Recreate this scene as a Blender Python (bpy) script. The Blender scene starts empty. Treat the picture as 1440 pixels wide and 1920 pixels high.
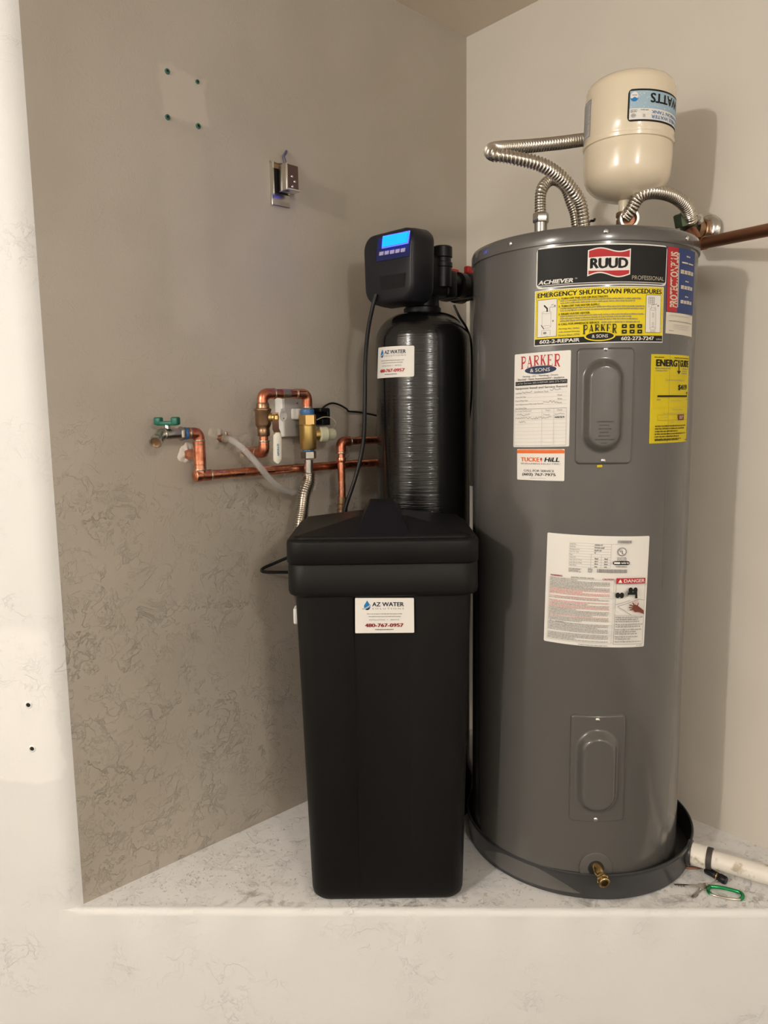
import bpy, bmesh, math, random
from math import sin, cos, pi, radians, sqrt, atan2, hypot
from mathutils import Vector as V, Matrix

# ------------------------------------------------------------ camera, world, light
sc = bpy.context.scene
COL = sc.collection
F_PX, PITCH, ROLL, CAM_H = 1407.68, 0.1306, -0.0143, 1.09
_F = V((0, cos(PITCH), -sin(PITCH))); _R0 = V((1, 0, 0)); _U0 = _R0.cross(_F)
CR = _R0*cos(ROLL)+_U0*sin(ROLL); CU = -_R0*sin(ROLL)+_U0*cos(ROLL)
CAM = V((0, 0, CAM_H))
cd = bpy.data.cameras.new('camera'); co = bpy.data.objects.new('camera', cd); COL.objects.link(co)
cd.sensor_fit = 'VERTICAL'; cd.sensor_height = 24.0; cd.lens = F_PX/1920*24.0; cd.clip_start = 0.02
m = Matrix((CR, CU, -_F)).transposed().to_4x4(); m.translation = CAM; co.matrix_world = m
sc.camera = co
w = bpy.data.worlds.new('world'); sc.world = w; w.use_nodes = True
w.node_tree.nodes['Background'].inputs[0].default_value = (1.0, 0.93, 0.85, 1)
w.node_tree.nodes['Background'].inputs[1].default_value = 0.2
def lamp(name, loc, watts, color, size, label):
    l = bpy.data.lights.new(name, 'POINT'); l.energy = watts; l.color = color; l.shadow_soft_size = size
    o = bpy.data.objects.new(name, l); o.location = loc; COL.objects.link(o)
    return o
lamp('ceiling_bulb', (-2.12, -0.92, 2.06), 128, (1.0, 0.962, 0.915), 0.055, '')
lamp('ceiling_bulb', (1.1, -1.9, 2.0), 84, (1.0, 0.962, 0.915), 0.16, '')
sc.view_settings.view_transform = 'Standard'; sc.view_settings.look = 'None'
sc.view_settings.exposure = 0.0; sc.view_settings.gamma = 1.0; sc.view_settings.use_curve_mapping = False

def ray(px, py): return _F+CR*((px-720)/F_PX)-CU*((py-960)/F_PX)
def atY(px, py, Y): d = ray(px, py); return CAM+d*(Y/d.y)
def atZ(px, py, Z): d = ray(px, py); return CAM+d*((Z-CAM_H)/d.z)

# ------------------------------------------------------------ materials
MATS = {}
def mat(name, color, rough=0.5, metal=0.0, **k):
    if name in MATS: return MATS[name]
    m = bpy.data.materials.new(name); m.use_nodes = True
    nt = m.node_tree; b = nt.nodes['Principled BSDF']
    b.inputs['Base Color'].default_value = (*color, 1); b.inputs['Roughness'].default_value = rough
    b.inputs['Metallic'].default_value = metal
    for kk, v in k.items():
        if kk == 'emit': b.inputs['Emission Color'].default_value = (*v[0], 1); b.inputs['Emission Strength'].default_value = v[1]
        elif kk == 'coat': b.inputs['Coat Weight'].default_value = v; b.inputs['Coat Roughness'].default_value = 0.08
        elif kk == 'trans': b.inputs['Transmission Weight'].default_value = v; b.inputs['IOR'].default_value = 1.35
        elif kk == 'alpha': b.inputs['Alpha'].default_value = v
        elif kk == 'spec': b.inputs['Specular IOR Level'].default_value = v
    MATS[name] = m
    return m
class NT:
    def __init__(s, m): s.t = m.node_tree; s.b = s.t.nodes['Principled BSDF']
    def n(s, typ, ins={}, **k):
        x = s.t.nodes.new(typ)
        for a, v in k.items(): setattr(x, a, v)
        for a, v in ins.items():
            if isinstance(v, bpy.types.NodeSocket): s.t.links.new(v, x.inputs[a])
            else: x.inputs[a].default_value = v
        return x
    def link(s, a, b): s.t.links.new(a, b)
    def noise(s, vec, scale, detail=4, rough=0.5, dist=0.0):
        return s.n('ShaderNodeTexNoise', {'Vector': vec, 'Scale': scale, 'Detail': detail, 'Roughness': rough, 'Distortion': dist}).outputs['Fac']
    def mr(s, v, a, b, c=0.0, d=1.0, smooth=True):
        x = s.n('ShaderNodeMapRange', {'Value': v, 'From Min': a, 'From Max': b, 'To Min': c, 'To Max': d})
        x.interpolation_type = 'SMOOTHSTEP' if smooth else 'LINEAR'; x.clamp = True
        return x.outputs['Result']
    def m(s, op, a, b=0.0):
        return s.n('ShaderNodeMath', {0: a, 1: b}, operation=op).outputs[0]
    def mix(s, f, a, b):
        x = s.n('ShaderNodeMix', data_type='RGBA')
        for i, v in ((0, f), (6, a), (7, b)):
            if isinstance(v, bpy.types.NodeSocket): s.link(v, x.inputs[i])
            else: x.inputs[i].default_value = v if i == 0 else (*v, 1)
        return x.outputs[2]
    def bump(s, h, dist, strength=1.0, prev=None):
        ins = {'Height': h, 'Distance': dist, 'Strength': strength}
        if prev is not None: ins['Normal'] = prev
        return s.n('ShaderNodeBump', ins).outputs['Normal']
    def pos(s): return s.n('ShaderNodeNewGeometry').outputs['Position']
    def color(s, c): s.link(c, s.b.inputs['Base Color'])
    def normal(s, n_): s.link(n_, s.b.inputs['Normal'])

# frame of the alcove
C0 = V((0.2763, 2.4957, 0)); AL, AR = 0.7642, 0.8464; ZC = 2.2407; SL = -0.0261; CRY = 1.5424
uL = V((-cos(AL), -sin(AL), 0)); nL = V((sin(AL), -cos(AL), 0))
uR = V((cos(AR), -sin(AR), 0)); nR = V((-sin(AR), -cos(AR), 0))
def W(px, py, off=0.0):
    d = ray(px, py); t = (off-(CAM-C0).dot(nL))/d.dot(nL); return CAM+d*t
def WR(px, py, off=0.0):
    d = ray(px, py); t = (off-(CAM-C0).dot(nR))/d.dot(nR); return CAM+d*t
def wl(t, z, off=0.0): return C0+uL*t+nL*off+V((0, 0, z))

def plaster(name, base, base2, mode):
    m = mat(name, base, 0.62); n = NT(m); p = n.pos()
    sep = n.n('ShaderNodeSeparateXYZ', {0: p}); z = sep.outputs[2]
    # coordinate along the left wall (t) when wanted
    dt = n.n('ShaderNodeVectorMath', {0: p, 1: tuple(uL)}, operation='DOT_PRODUCT').outputs['Value']
    t = n.m('SUBTRACT', dt, C0.dot(uL))
    mot = n.noise(p, 3.0, 3)
    col = n.mix(n.mr(mot, .35, .65), base, base2)
    # trowel relief: plateaus with crisp edges
    a = n.noise(p, 26, 8, .68, .5); b_ = n.noise(p, 55, 6, .65, .4); c_ = n.noise(p, 220, 2)
    pl = n.mr(a, .54, .575); ed = n.mr(b_, .58, .615)
    big = n.noise(p, 4.5, 3)
    if mode == 'left':
        # two drywall compound patches, with edges of their own
        wob = n.m('MULTIPLY', n.m('SUBTRACT', n.noise(p, 16, 3), .5), .05)
        t2 = n.m('ADD', t, wob); z2 = n.m('ADD', z, wob)
        def box(t0, t1, z0, z1, e):
            q = n.mr(t2, t0-e, t0+e); q = n.m('MULTIPLY', q, n.mr(t2, t1-e, t1+e, 1, 0))
            q = n.m('MULTIPLY', q, n.mr(z2, z0-e, z0+e)); return n.m('MULTIPLY', q, n.mr(z2, z1-e, z1+e, 1, 0))
        pa = box(TA1, TA0, ZA0, ZA1, .006); pb = box(TB1, TB0, ZB0, ZB1, .02)
        pm = n.m('MAXIMUM', pa, n.m('MULTIPLY', pb, .45))
        col = n.mix(n.m('MULTIPLY', pm, .55), col, tuple(min(1, c*1.22) for c in base))
        msk = n.mr(z, .55, 1.45, 1.0, 0.12)
        msk = n.m('MULTIPLY', msk, n.m('SUBTRACT', 1.0, n.m('MULTIPLY', pm, .85)))
        msk = n.m('MULTIPLY', msk, n.mr(big, .30, .62, .35, 1))
    elif mode == 'front': msk = n.mr(big, .45, .65, .12, .75)
    elif mode == 'ledge': msk = n.mr(big, .40, .55, .2, 1.0)
    else: msk = n.m('MULTIPLY', n.mr(big, .5, .7), .15)
    r1 = n.noise(p, 13, 6, .62, .6); r2 = n.noise(p, 30, 5, .6, .8); br = n.mr(n.noise(p, 21, 3), .42, .58)
    rid = n.m('MULTIPLY', n.mr(n.m('ABSOLUTE', n.m('SUBTRACT', r1, .53)), 0, .016, 1, 0), br)
    rid2 = n.m('MULTIPLY', n.mr(n.m('ABSOLUTE', n.m('SUBTRACT', r2, .56)), 0, .022, 1, 0), n.mr(n.noise(p, 17, 2), .45, .6))
    h = n.m('MULTIPLY', n.m('ADD', n.m('ADD', n.m('MULTIPLY', rid, .75), n.m('MULTIPLY', rid2, .5)), n.m('MULTIPLY', pl, .25)), msk)
    nn = n.bump(h, {'left': .0021, 'ledge': .0015, 'front': .0012}.get(mode, .001), 1.0)
    nn = n.bump(c_, .0004, .5, nn); nn = n.bump(mot, .02, .35, nn)
    if mode == 'ledge':
        dm = n.m('MULTIPLY', n.mr(n.noise(p, 26, 6, .7, .5), .45, .68), n.mr(n.noise(p, 5, 3), .40, .62))
        edge = n.m('ADD', sep.outputs[1], n.m('MULTIPLY', sep.outputs[0], -SL))
        fall = n.m('MULTIPLY', n.mr(edge, CRY+.005, CRY+.13, 1, .12), n.mr(sep.outputs[0], -.52, -.40, .25, 1))
        dm = n.m('MULTIPLY', dm, fall)
        col = n.mix(n.m('MULTIPLY', dm, .75), col, (.13, .115, .10))
        ch = n.mr(n.noise(p, 45, 4, .6, 2.0), .62, .66)
        col = n.mix(ch, col, (.70, .66, .60)); nn = n.bump(ch, .0015, 1, nn)
    if mode == 'front':
        # worn patch of filler beside the two screw holes
        x = sep.outputs[0]; wob = n.m('MULTIPLY', n.m('SUBTRACT', n.noise(p, 9, 3), .5), .08)
        q = n.m('MULTIPLY', n.mr(n.m('ADD', z, wob), .30, .31), n.mr(n.m('ADD', z, wob), .62, .66, 1, 0))
        q = n.m('MULTIPLY', q, n.mr(n.m('ADD', x, wob), -.71, -.72))
        col = n.mix(n.m('MULTIPLY', q, .6), col, tuple(min(1, c*1.14) for c in base))
    n.color(col); n.normal(nn)
    return m

pA0, pA1 = W(298, 120), W(392, 240); pB0, pB1 = W(305, 240), W(402, 700)
tt = lambda p: (p-C0).dot(uL)
TA0, TA1, ZA1, ZA0 = tt(pA0), tt(pA1), pA0.z, pA1.z
TB0, TB1, ZB1, ZB0 = tt(pB0), tt(pB1), pB0.z, pB1.z+.1
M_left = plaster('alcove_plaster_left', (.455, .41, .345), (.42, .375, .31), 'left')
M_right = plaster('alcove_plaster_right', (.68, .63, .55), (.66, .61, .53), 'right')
M_ceil = plaster('ceiling_paint', (.80, .71, .59), (.78, .69, .57), 'ceil')
M_front = plaster('front_wall_paint', (.775, .765, .745), (.755, .745, .725), 'front')
M_ledge = plaster('ledge_paint', (.86, .85, .84), (.82, .81, .80), 'ledge')

def cop():
    m = mat('copper', (.72, .27, .15), .27, 1.0); n = NT(m); p = n.pos()
    k = n.noise(p, 18, 4, .6); col = n.mix(n.mr(k, .42, .62), (.78, .33, .20), (.50, .16, .09))
    k2 = n.noise(p, 70, 3); col = n.mix(n.mr(k2, .62, .72, 0, .35), col, (.30, .17, .11))
    n.color(col); n.link(n.mr(k, .3, .7, .22, .40), n.b.inputs['Roughness']); return m
M_cop = cop()
M_dcop = mat('aged_copper', (.32, .15, .09), .42, 1.0)
M_solder = mat('solder', (.52, .46, .38), .35, 1.0)
M_bronze = mat('bronze', (.36, .23, .14), .36, 1.0)
def brs():
    m = mat('brass', (.62, .44, .16), .38, 1.0); n = NT(m); p = n.pos()
    n.normal(n.bump(n.noise(p, 900, 2), .0006, .6)); return m
M_brass = brs()
M_brass2 = mat('polished_brass', (.70, .48, .20), .22, 1.0)
M_steel = mat('stainless_steel', (.62, .58, .52), .24, 1.0)
M_steel_d = mat('nickel', (.45, .43, .40), .28, 1.0)
M_chrome = mat('galvanised_metal', (.66, .66, .64), .2, 1.0)
M_blk = mat('black_plastic', (.008, .008, .009), .40, spec=.3)
def brine_m():
    m = mat('black_polyethylene', (.0048, .0047, .0044), .46, spec=.22); n = NT(m); p = n.pos()
    n.normal(n.bump(n.noise(p, 1400, 2), .0003, .5)); return m
M_brine = brine_m()
def tank_m():
    m = mat('wound_fibreglass', (.004, .004, .004), .17, coat=.3); n = NT(m); p = n.pos()
    mp = n.n('ShaderNodeMapping', {0: p}); mp.inputs['Scale'].default_value = (6, 6, 260)
    k = n.noise(mp.outputs[0], 1.0, 3, .6)
    mp2 = n.n('ShaderNodeMapping', {0: p}); mp2.inputs['Scale'].default_value = (40, 40, 120)
    k2 = n.noise(mp2.outputs[0], 1.0, 2, .5)
    nn = n.bump(n.m('ADD', k, n.m('MULTIPLY', k2, .35)), .0010, .8); n.normal(nn)
    n.link(nn, n.b.inputs['Coat Normal']); return m
M_tank = tank_m()
def heater_m():
    m = mat('grey_enamel', (.094, .090, .084), .22, coat=.35); n = NT(m); p = n.pos()
    n.normal(n.bump(n.noise(p, 7, 2), .004, .12)); return m
M_heat = heater_m()
M_pan = mat('charcoal_pan_plastic', (.035, .035, .037), .30)
M_cream = mat('cream_enamel', (.76, .66, .50), .24, coat=.4)
M_white = mat('white_plastic', (.80, .79, .76), .4)
M_offw = mat('ivory_plastic', (.72, .70, .60), .35)
M_clearp = mat('milky_plastic', (.72, .71, .52), .35, trans=.35)
def tube_clear():
    m = mat('clear_vinyl', (.86, .85, .83), .18, trans=.7); m.node_tree.nodes['Principled BSDF'].inputs['IOR'].default_value = 1.12
    m.node_tree.nodes['Principled BSDF'].inputs['Alpha'].default_value = .55; return m
M_vinyl = tube_clear()
def pvc_m():
    m = mat('painted_pvc', (.78, .73, .66), .45); n = NT(m); p = n.pos()
    n.color(n.mix(n.mr(n.noise(p, 30, 4), .56, .68), (.78, .73, .66), (.45, .38, .28))); return m
M_pvc = pvc_m()
M_green = mat('green_enamel', (.0, .11, .07), .4)
M_carab = mat('green_anodised', (.03, .33, .12), .25, .8)
M_blue = mat('blue_sealant', (.04, .16, .38), .4)
M_red = mat('red_plastic', (.55, .02, .02), .4)
M_grey = mat('grey_plate', (.36, .34, .31), .45)
M_dark = mat('dark_recess', (.012, .012, .012), .8)
M_brownpl = mat('brown_bakelite', (.09, .045, .035), .4)
M_anchor = mat('green_wall_anchor', (.03, .12, .09), .5)
M_lump = mat('bare_drywall_compound', (.66, .61, .53), .85)
M_lcd = mat('backlit_lcd', (0, .02, .05), .4, emit=((0, .026, 1), 22.0))
M_lcdframe = mat('lcd_frame', (.25, .28, .55), .35)
M_btn = mat('grey_rubber_button', (.42, .38, .42), .5)
M_bezel = mat('charcoal_plastic', (.013, .013, .016), .40, spec=.3)
P = {}
def ink(name, c, r=.55):
    P[name] = mat('print_'+name, c, r, spec=.25); return P[name]
for nm, c in dict(white=(.80, .77, .72), paper=(.70, .64, .54), black=(.012, .012, .012), red=(.46, .03, .035), yellow=(.80, .64, .02),
                  dyellow=(.62, .46, .01), orange=(.80, .17, .04), blue=(.035, .06, .19), navy=(.025, .04, .085), grey=(.25, .24, .23),
                  lgrey=(.50, .49, .47), skyblue=(.36, .50, .60), water=(.02, .20, .50), pink=(.62, .20, .18), silver=(.55, .53, .50),
                  brown=(.18, .05, .03), tan=(.70, .62, .48), pencil=(.35, .34, .36), mustard=(.66, .52, .012)).items(): ink(nm, c)

# ------------------------------------------------------------ mesh helpers
class MB:
    def __init__(s): s.v = []; s.f = []; s.m = []; s.mats = []
    def mi(s, mt):
        if mt not in s.mats: s.mats.append(mt)
        return s.mats.index(mt)
    def add(s, vs, fs, mt):
        k = len(s.v); s.v += [tuple(v) for v in vs]; i = s.mi(mt)
        for f in fs: s.f.append(tuple(a+k for a in f)); s.m.append(i)
    def tube(s, path, r, mt, seg=16, caps=True, ang0=0.0):
        path = [V(p) for p in path]; n = len(path)
        rs = r if isinstance(r, (list, tuple)) else [r]*n
        T = []
        for i in range(n):
            a = path[max(0, i-1)]; b = path[min(n-1, i+1)]; d = b-a
            T.append(d.normalized() if d.length > 1e-9 else (T[-1] if T else V((0, 0, 1))))
        up = V((0, 0, 1)) if abs(T[0].z) < .9 else V((1, 0, 0))
        N = (up-T[0]*up.dot(T[0])).normalized(); vs = []
        for i in range(n):
            N = (N-T[i]*N.dot(T[i])).normalized(); B = T[i].cross(N)
            for j in range(seg):
                a = 2*pi*j/seg+ang0; vs.append(path[i]+(N*cos(a)+B*sin(a))*rs[i])
        fs = [(i*seg+j, i*seg+(j+1) % seg, (i+1)*seg+(j+1) % seg, (i+1)*seg+j) for i in range(n-1) for j in range(seg)]
        if caps: fs += [tuple(range(seg))[::-1], tuple(range((n-1)*seg, n*seg))]
        s.add(vs, fs, mt)
    def lathe(s, prof, o, ax, mt, seg=32, caps=True, ang0=0.0):
        """prof = [(distance along axis, radius)]"""
        o = V(o); ax = V(ax).normalized(); s.tube2([o+ax*d for d, _ in prof], [r for _, r in prof], ax, mt, seg, caps, ang0)
    def tube2(s, cs, rs, ax, mt, seg, caps, ang0=0.0):
        up = V((0, 0, 1)) if abs(ax.z) < .9 else V((1, 0, 0))
        N = (up-ax*up.dot(ax)).normalized(); B = ax.cross(N); vs = []
        for c, r in zip(cs, rs):
            for j in range(seg):
                a = 2*pi*j/seg+ang0; vs.append(c+(N*cos(a)+B*sin(a))*r)
        n = len(cs)
        fs = [(i*seg+j, i*seg+(j+1) % seg, (i+1)*seg+(j+1) % seg, (i+1)*seg+j) for i in range(n-1) for j in range(seg)]
        if caps: fs += [tuple(range(seg))[::-1], tuple(range((n-1)*seg, n*seg))]
        s.add(vs, fs, mt)
    def loft(s, secs, mt, caps=True):
        n = len(secs); k = len(secs[0]); vs = [p for sec in secs for p in sec]
        fs = [(i*k+j, i*k+(j+1) % k, (i+1)*k+(j+1) % k, (i+1)*k+j) for i in range(n-1) for j in range(k)]
        if caps: fs += [tuple(range(k))[::-1], tuple(range((n-1)*k, n*k))]
        s.add(vs, fs, mt)
    def box(s, o, ax, ay, az, dims, mt, bev=0.0):
        """centre o, axes, full dims; rounded edges by bevel"""
        bm = bmesh.new(); bmesh.ops.create_cube(bm, size=1)
        for v in bm.verts: v.co = V((v.co.x*dims[0], v.co.y*dims[1], v.co.z*dims[2]))
        if bev > 0: bmesh.ops.bevel(bm, geom=bm.edges[:], offset=bev, segments=3, profile=.5, affect='EDGES')
        bm.verts.ensure_lookup_table()
        vs = [V(o)+V(ax)*v.co.x+V(ay)*v.co.y+V(az)*v.co.z for v in bm.verts]
        s.add(vs, [tuple(v.index for v in f.verts) for f in bm.faces], mt); bm.free()
    def build(s, name, parent=None, angle=40, smooth=True, recalc=True):
        me = bpy.data.meshes.new(name); me.from_pydata(s.v, [], s.f)
        for mt in s.mats: me.materials.append(mt)
        me.polygons.foreach_set('material_index', s.m); me.update()
        if recalc:
            bm = bmesh.new(); bm.from_mesh(me); bmesh.ops.recalc_face_normals(bm, faces=bm.faces[:]); bm.to_mesh(me); bm.free()
        if smooth:
            me.polygons.foreach_set('use_smooth', [True]*len(me.polygons)); me.set_sharp_from_angle(angle=radians(angle))
        o = bpy.data.objects.new(name, me); COL.objects.link(o)
        if parent is not None: o.parent = parent; o.matrix_parent_inverse = Matrix.Translation(-V(parent.location)) if parent.type == 'EMPTY' and parent.parent is None else Matrix.Identity(4)
        return o
def thing(name, loc, label, cat, group=None):
    o = bpy.data.objects.new(name, None); o.location = loc; o.empty_display_size = .05; COL.objects.link(o)
    o['label'] = label; o['category'] = cat
    if group: o['group'] = group
    return o
def tag(o, label, cat, group=None):
    o['label'] = label; o['category'] = cat
    if group: o['group'] = group
    return o
def structure(o): o['kind'] = 'structure'; return o
def fillet(pts, r, n=8):
    pts = [V(p) for p in pts]; out = [pts[0]]
    for i in range(1, len(pts)-1):
        a, b, c = pts[i-1], pts[i], pts[i+1]; u = (a-b).normalized(); v = (c-b).normalized()
        ang = u.angle(v); L = min(r/math.tan(ang/2), (a-b).length*.49, (c-b).length*.49)
        p0, p1 = b+u*L, b+v*L
        for k in range(n+1):
            t = k/n; out.append(p0*(1-t)**2+b*2*t*(1-t)+p1*t*t)
    out.append(pts[-1]); return out
def spline(pts, n=12):
    pts = [V(p) for p in pts]; q = [pts[0]*2-pts[1]]+pts+[pts[-1]*2-pts[-2]]; out = []
    for i in range(1, len(q)-2):
        for k in range(n):
            t = k/n; a, b, c, d = q[i-1], q[i], q[i+1], q[i+2]
            out.append(((b*2)+(c-a)*t+(a*2-b*5+c*4-d)*t*t+(b*3-a-c*3+d)*t**3)*.5)
    out.append(pts[-1]); return out
def resample(path, step):
    out = [path[0]]; acc = 0
    for a, b in zip(path, path[1:]):
        L = (b-a).length; d = step-acc
        while d <= L: out.append(a.lerp(b, d/L)); d += step
        acc = (acc+L) % step if L+acc >= step else acc+L
    return out
def corrugated(mb, path, r, amp, pitch, mt, seg=16):
    p = resample(path, pitch/6)
    rs = [r+amp*(1-abs(sin(pi*i/6))**.7*2) for i in range(len(p))]
    mb.tube(p, rs, mt, seg)
def ring(mb, p, d, r, w_, mt, seg=24): # short collar round a pipe
    p = V(p); d = V(d).normalized(); mb.lathe([(-w_/2, r*.96), (-w_/2+.001, r), (w_/2-.001, r), (w_/2, r*.96)], p, d, mt, seg)
def hexnut(mb, p, d, r, w_, mt, a0=0.0):
    mb.lathe([(-w_/2, r*.9), (-w_/2+.002, r), (w_/2-.002, r), (w_/2, r*.9)], p, d, mt, 6, True, a0)

# ------------------------------------------------------------ text and labels
_txt = {}
def glyphs(s, bold):
    k = (s, bold)
    if k in _txt: return _txt[k]
    cu = bpy.data.curves.new('t', 'FONT'); cu.body = s; cu.size = 1; cu.resolution_u = 3
    o = bpy.data.objects.new('t', cu); COL.objects.link(o); dg = bpy.context.evaluated_depsgraph_get()
    ev = o.evaluated_get(dg); me = ev.to_mesh()
    vs = [(v.co.x, v.co.y) for v in me.vertices]; fs = [tuple(p.vertices) for p in me.polygons]
    if bold:
        n0, f0, v0 = len(vs), list(fs), list(vs); b = bold*1.3
        for q, (dx, dy) in enumerate(((b, 0), (-b, 0), (0, b*.6), (b*.7, b*.5), (-b*.7, -b*.5))):
            vs += [(x+dx, y+dy) for x, y in v0]; fs += [tuple(i+n0*(q+1) for i in f) for f in f0]
    ev.to_mesh_clear(); bpy.data.objects.remove(o); bpy.data.curves.remove(cu)
    x0 = min(v[0] for v in vs); x1 = max(v[0] for v in vs); y0 = min(v[1] for v in vs); y1 = max(v[1] for v in vs)
    r = ([((x-x0)/(x1-x0), 1-(y-y0)/(y1-y0)) for x, y in vs], fs); _txt[k] = r; return r
class Cyl:
    def __init__(s, c, R, ax=V((0, 0, 1))): s.c = V(c); s.R = R
    def inv(s, px, py):
        d = ray(px, py); ox, oy = -s.c.x, -s.c.y
        a = d.x**2+d.y**2; b = 2*(ox*d.x+oy*d.y); c = ox*ox+oy*oy-s.R**2; D = max(0, b*b-4*a*c)
        t = (-b-sqrt(D))/(2*a); p = CAM+d*t
        return (atan2(p.x-s.c.x, -(p.y-s.c.y))*s.R, p.z)
    def pt(s, a, b, off):
        th = a/s.R; return V((s.c.x+sin(th)*(s.R+off), s.c.y-cos(th)*(s.R+off), b))
class Plane:
    def __init__(s, o, u, v, n): s.o, s.u, s.v, s.n = V(o), V(u), V(v), V(n)
    def inv(s, px, py):
        d = ray(px, py); p = CAM+d*((s.o-CAM).dot(s.n)/d.dot(s.n))-s.o
        return (p.dot(s.u), p.dot(s.v))
    def pt(s, a, b, off): return s.o+s.u*a+s.v*b+s.n*off
class Label:
    """sheet on a surface; own coordinates x 0..1 rightwards, y 0..1 downwards"""
    def __init__(s, surf, corners, base, off=.0007, rad=0.03):
        s.s = surf; s.c = [surf.inv(*c) for c in corners]; s.ly = off+.0004; s.pr = MB(); s.sheet = MB(); s.off = off
        w_ = abs(s.c[1][0]-s.c[0][0]); h_ = abs(s.c[0][1]-s.c[3][1]); s.w, s.h = w_, h_
        rx = rad; ry = rad*w_/h_; xs = [i/28 for i in range(29)]+[rx*k/5 for k in range(6)]+[1-rx*k/5 for k in range(6)]
        xs = sorted(set(round(x, 5) for x in xs))
        def e(x):
            q = min(x, 1-x)
            return 0 if q >= rx else ry*(1-sqrt(max(0, 1-((rx-q)/rx)**2)))
        top = [s.P(x, e(x), off) for x in xs]; bot = [s.P(x, 1-e(x), off) for x in xs]
        top0 = [s.P(x, e(x), -.0003) for x in xs]; bot0 = [s.P(x, 1-e(x), -.0003) for x in xs]; n = len(xs)
        s.sheet.add(top+bot+top0+bot0, [(i, i+1, n+i+1, n+i) for i in range(n-1)]+[(2*n+i, 2*n+i+1, i+1, i) for i in range(n-1)]
                    + [(n+i, n+i+1, 3*n+i+1, 3*n+i) for i in range(n-1)]+[(0, n, 3*n, 2*n), (n-1, 2*n-1, 4*n-1, 3*n-1)], base)
    def P(s, x, y, off):
        (a0, b0), (a1, b1), (a2, b2), (a3, b3) = s.c
        a = (a0*(1-x)+a1*x)*(1-y)+(a3*(1-x)+a2*x)*y; b = (b0*(1-x)+b1*x)*(1-y)+(b3*(1-x)+b2*x)*y
        return s.s.pt(a, b, off)
    def strip(s, x0, x1, ft, fb, mt, n=None):
        n = n or max(1, int(abs(x1-x0)*s.w/.006)); vs = []
        for i in range(n+1):
            x = x0+(x1-x0)*i/n; vs += [s.P(x, ft(x), s.ly), s.P(x, fb(x), s.ly)]
        s.pr.add(vs, [(2*i, 2*i+2, 2*i+3, 2*i+1) for i in range(n)], mt)
    def rect(s, x0, y0, x1, y1, mt): s.strip(x0, x1, lambda x: y0, lambda x: y1, mt); s.up()
    def up(s): s.ly += .00006
    def frame(s, x0, y0, x1, y1, t, mt):
        ty = t*s.w/s.h
        s.rect(x0, y0, x1, y0+ty, mt); s.rect(x0, y1-ty, x1, y1, mt); s.rect(x0, y0, x0+t, y1, mt); s.rect(x1-t, y0, x1, y1, mt)
    def ell(s, cx, cy, rx, ry, mt, n=20):
        f = lambda x, sg: cy+sg*ry*sqrt(max(0, 1-((x-cx)/rx)**2))
        vs = []
        for i in range(n+1):
            x = cx-rx*cos(pi*i/n); vs += [s.P(x, f(x, -1), s.ly), s.P(x, f(x, 1), s.ly)]
        s.pr.add(vs, [(2*i, 2*i+2, 2*i+3, 2*i+1) for i in range(n)], mt); s.up()
    def poly(s, pts, mt): s.pr.add([s.P(x, y, s.ly) for x, y in pts], [tuple(range(len(pts)))], mt); s.up()
    def line(s, x0, y0, x1, y1, t, mt):
        X0, Y0, X1, Y1 = x0*s.w, y0*s.h, x1*s.w, y1*s.h; d = hypot(X1-X0, Y1-Y0) or 1; nx, ny = -(Y1-Y0)/d*t/2, (X1-X0)/d*t/2
        s.pr.add([s.P((X0+nx)/s.w, (Y0+ny)/s.h, s.ly), s.P((X1+nx)/s.w, (Y1+ny)/s.h, s.ly), s.P((X1-nx)/s.w, (Y1-ny)/s.h, s.ly), s.P((X0-nx)/s.w, (Y0-ny)/s.h, s.ly)], [(0, 1, 2, 3)], mt)
    def text(s, t, x0, y0, x1, y1, mt, bold=0.0, rot=0, warp=None, slant=0.0):
        vs, fs = glyphs(t, bold); out = []
        for x, y in vs:
            if slant: x = x*(1-slant)+slant*(1-y)
            if warp: y = warp(x, y)
            if rot == 180: x, y = 1-x, 1-y
            if rot == 90: x, y = y, 1-x
            out.append(s.P(x0+(x1-x0)*x, y0+(y1-y0)*y, s.ly))
        s.pr.add(out, fs, mt); s.up()
    def parker(s, x0, y0, x1, y1, mt, arch=.25):
        """the word PARKER in heavy slab-serif capitals with an arched foot"""
        def arc(cx, cy, rx, ry, n=8): return [(cx+rx*sin(pi*k/n), cy-ry*cos(pi*k/n)) for k in range(n+1)]
        bowl = [(.25, .03)]+arc(.55, .28, .33, .25)+[(.25, .53)]
        stem = [((.25, 0), (.25, 1), .25), ((.02, .03), (.48, .03), .06), ((.02, .97), (.48, .97), .06)]
        def pl(ps, t): return [(ps[i], ps[i+1], t) for i in range(len(ps)-1)]
        G = {'P': stem+pl(bowl, .13), 'R': stem+pl(bowl, .13)+[((.45, .53), (.85, .98), .2), ((.78, .97), (1.0, .97), .06)],
             'A': [((.5, 0), (.14, 1), .09), ((.48, 0), (.84, 1), .24), ((.26, .66), (.74, .66), .07), ((0, .97), (.32, .97), .06), ((.62, .97), (1.03, .97), .06)],
             'K': stem+[((.30, .60), (.85, .03), .09), ((.45, .40), (.86, .98), .24), ((.65, .03), (1.0, .03), .06), ((.68, .97), (1.03, .97), .06)],
             'E': stem+[((.2, .03), (.88, .03), .07), ((.2, .49), (.65, .49), .07), ((.2, .97), (.92, .97), .07), ((.87, 0), (.87, .2), .07), ((.65, .38), (.65, .6), .06), ((.92, .78), (.92, 1), .07)]}
        n = 6; wl = 1/(n+.15*(n-1))
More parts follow.
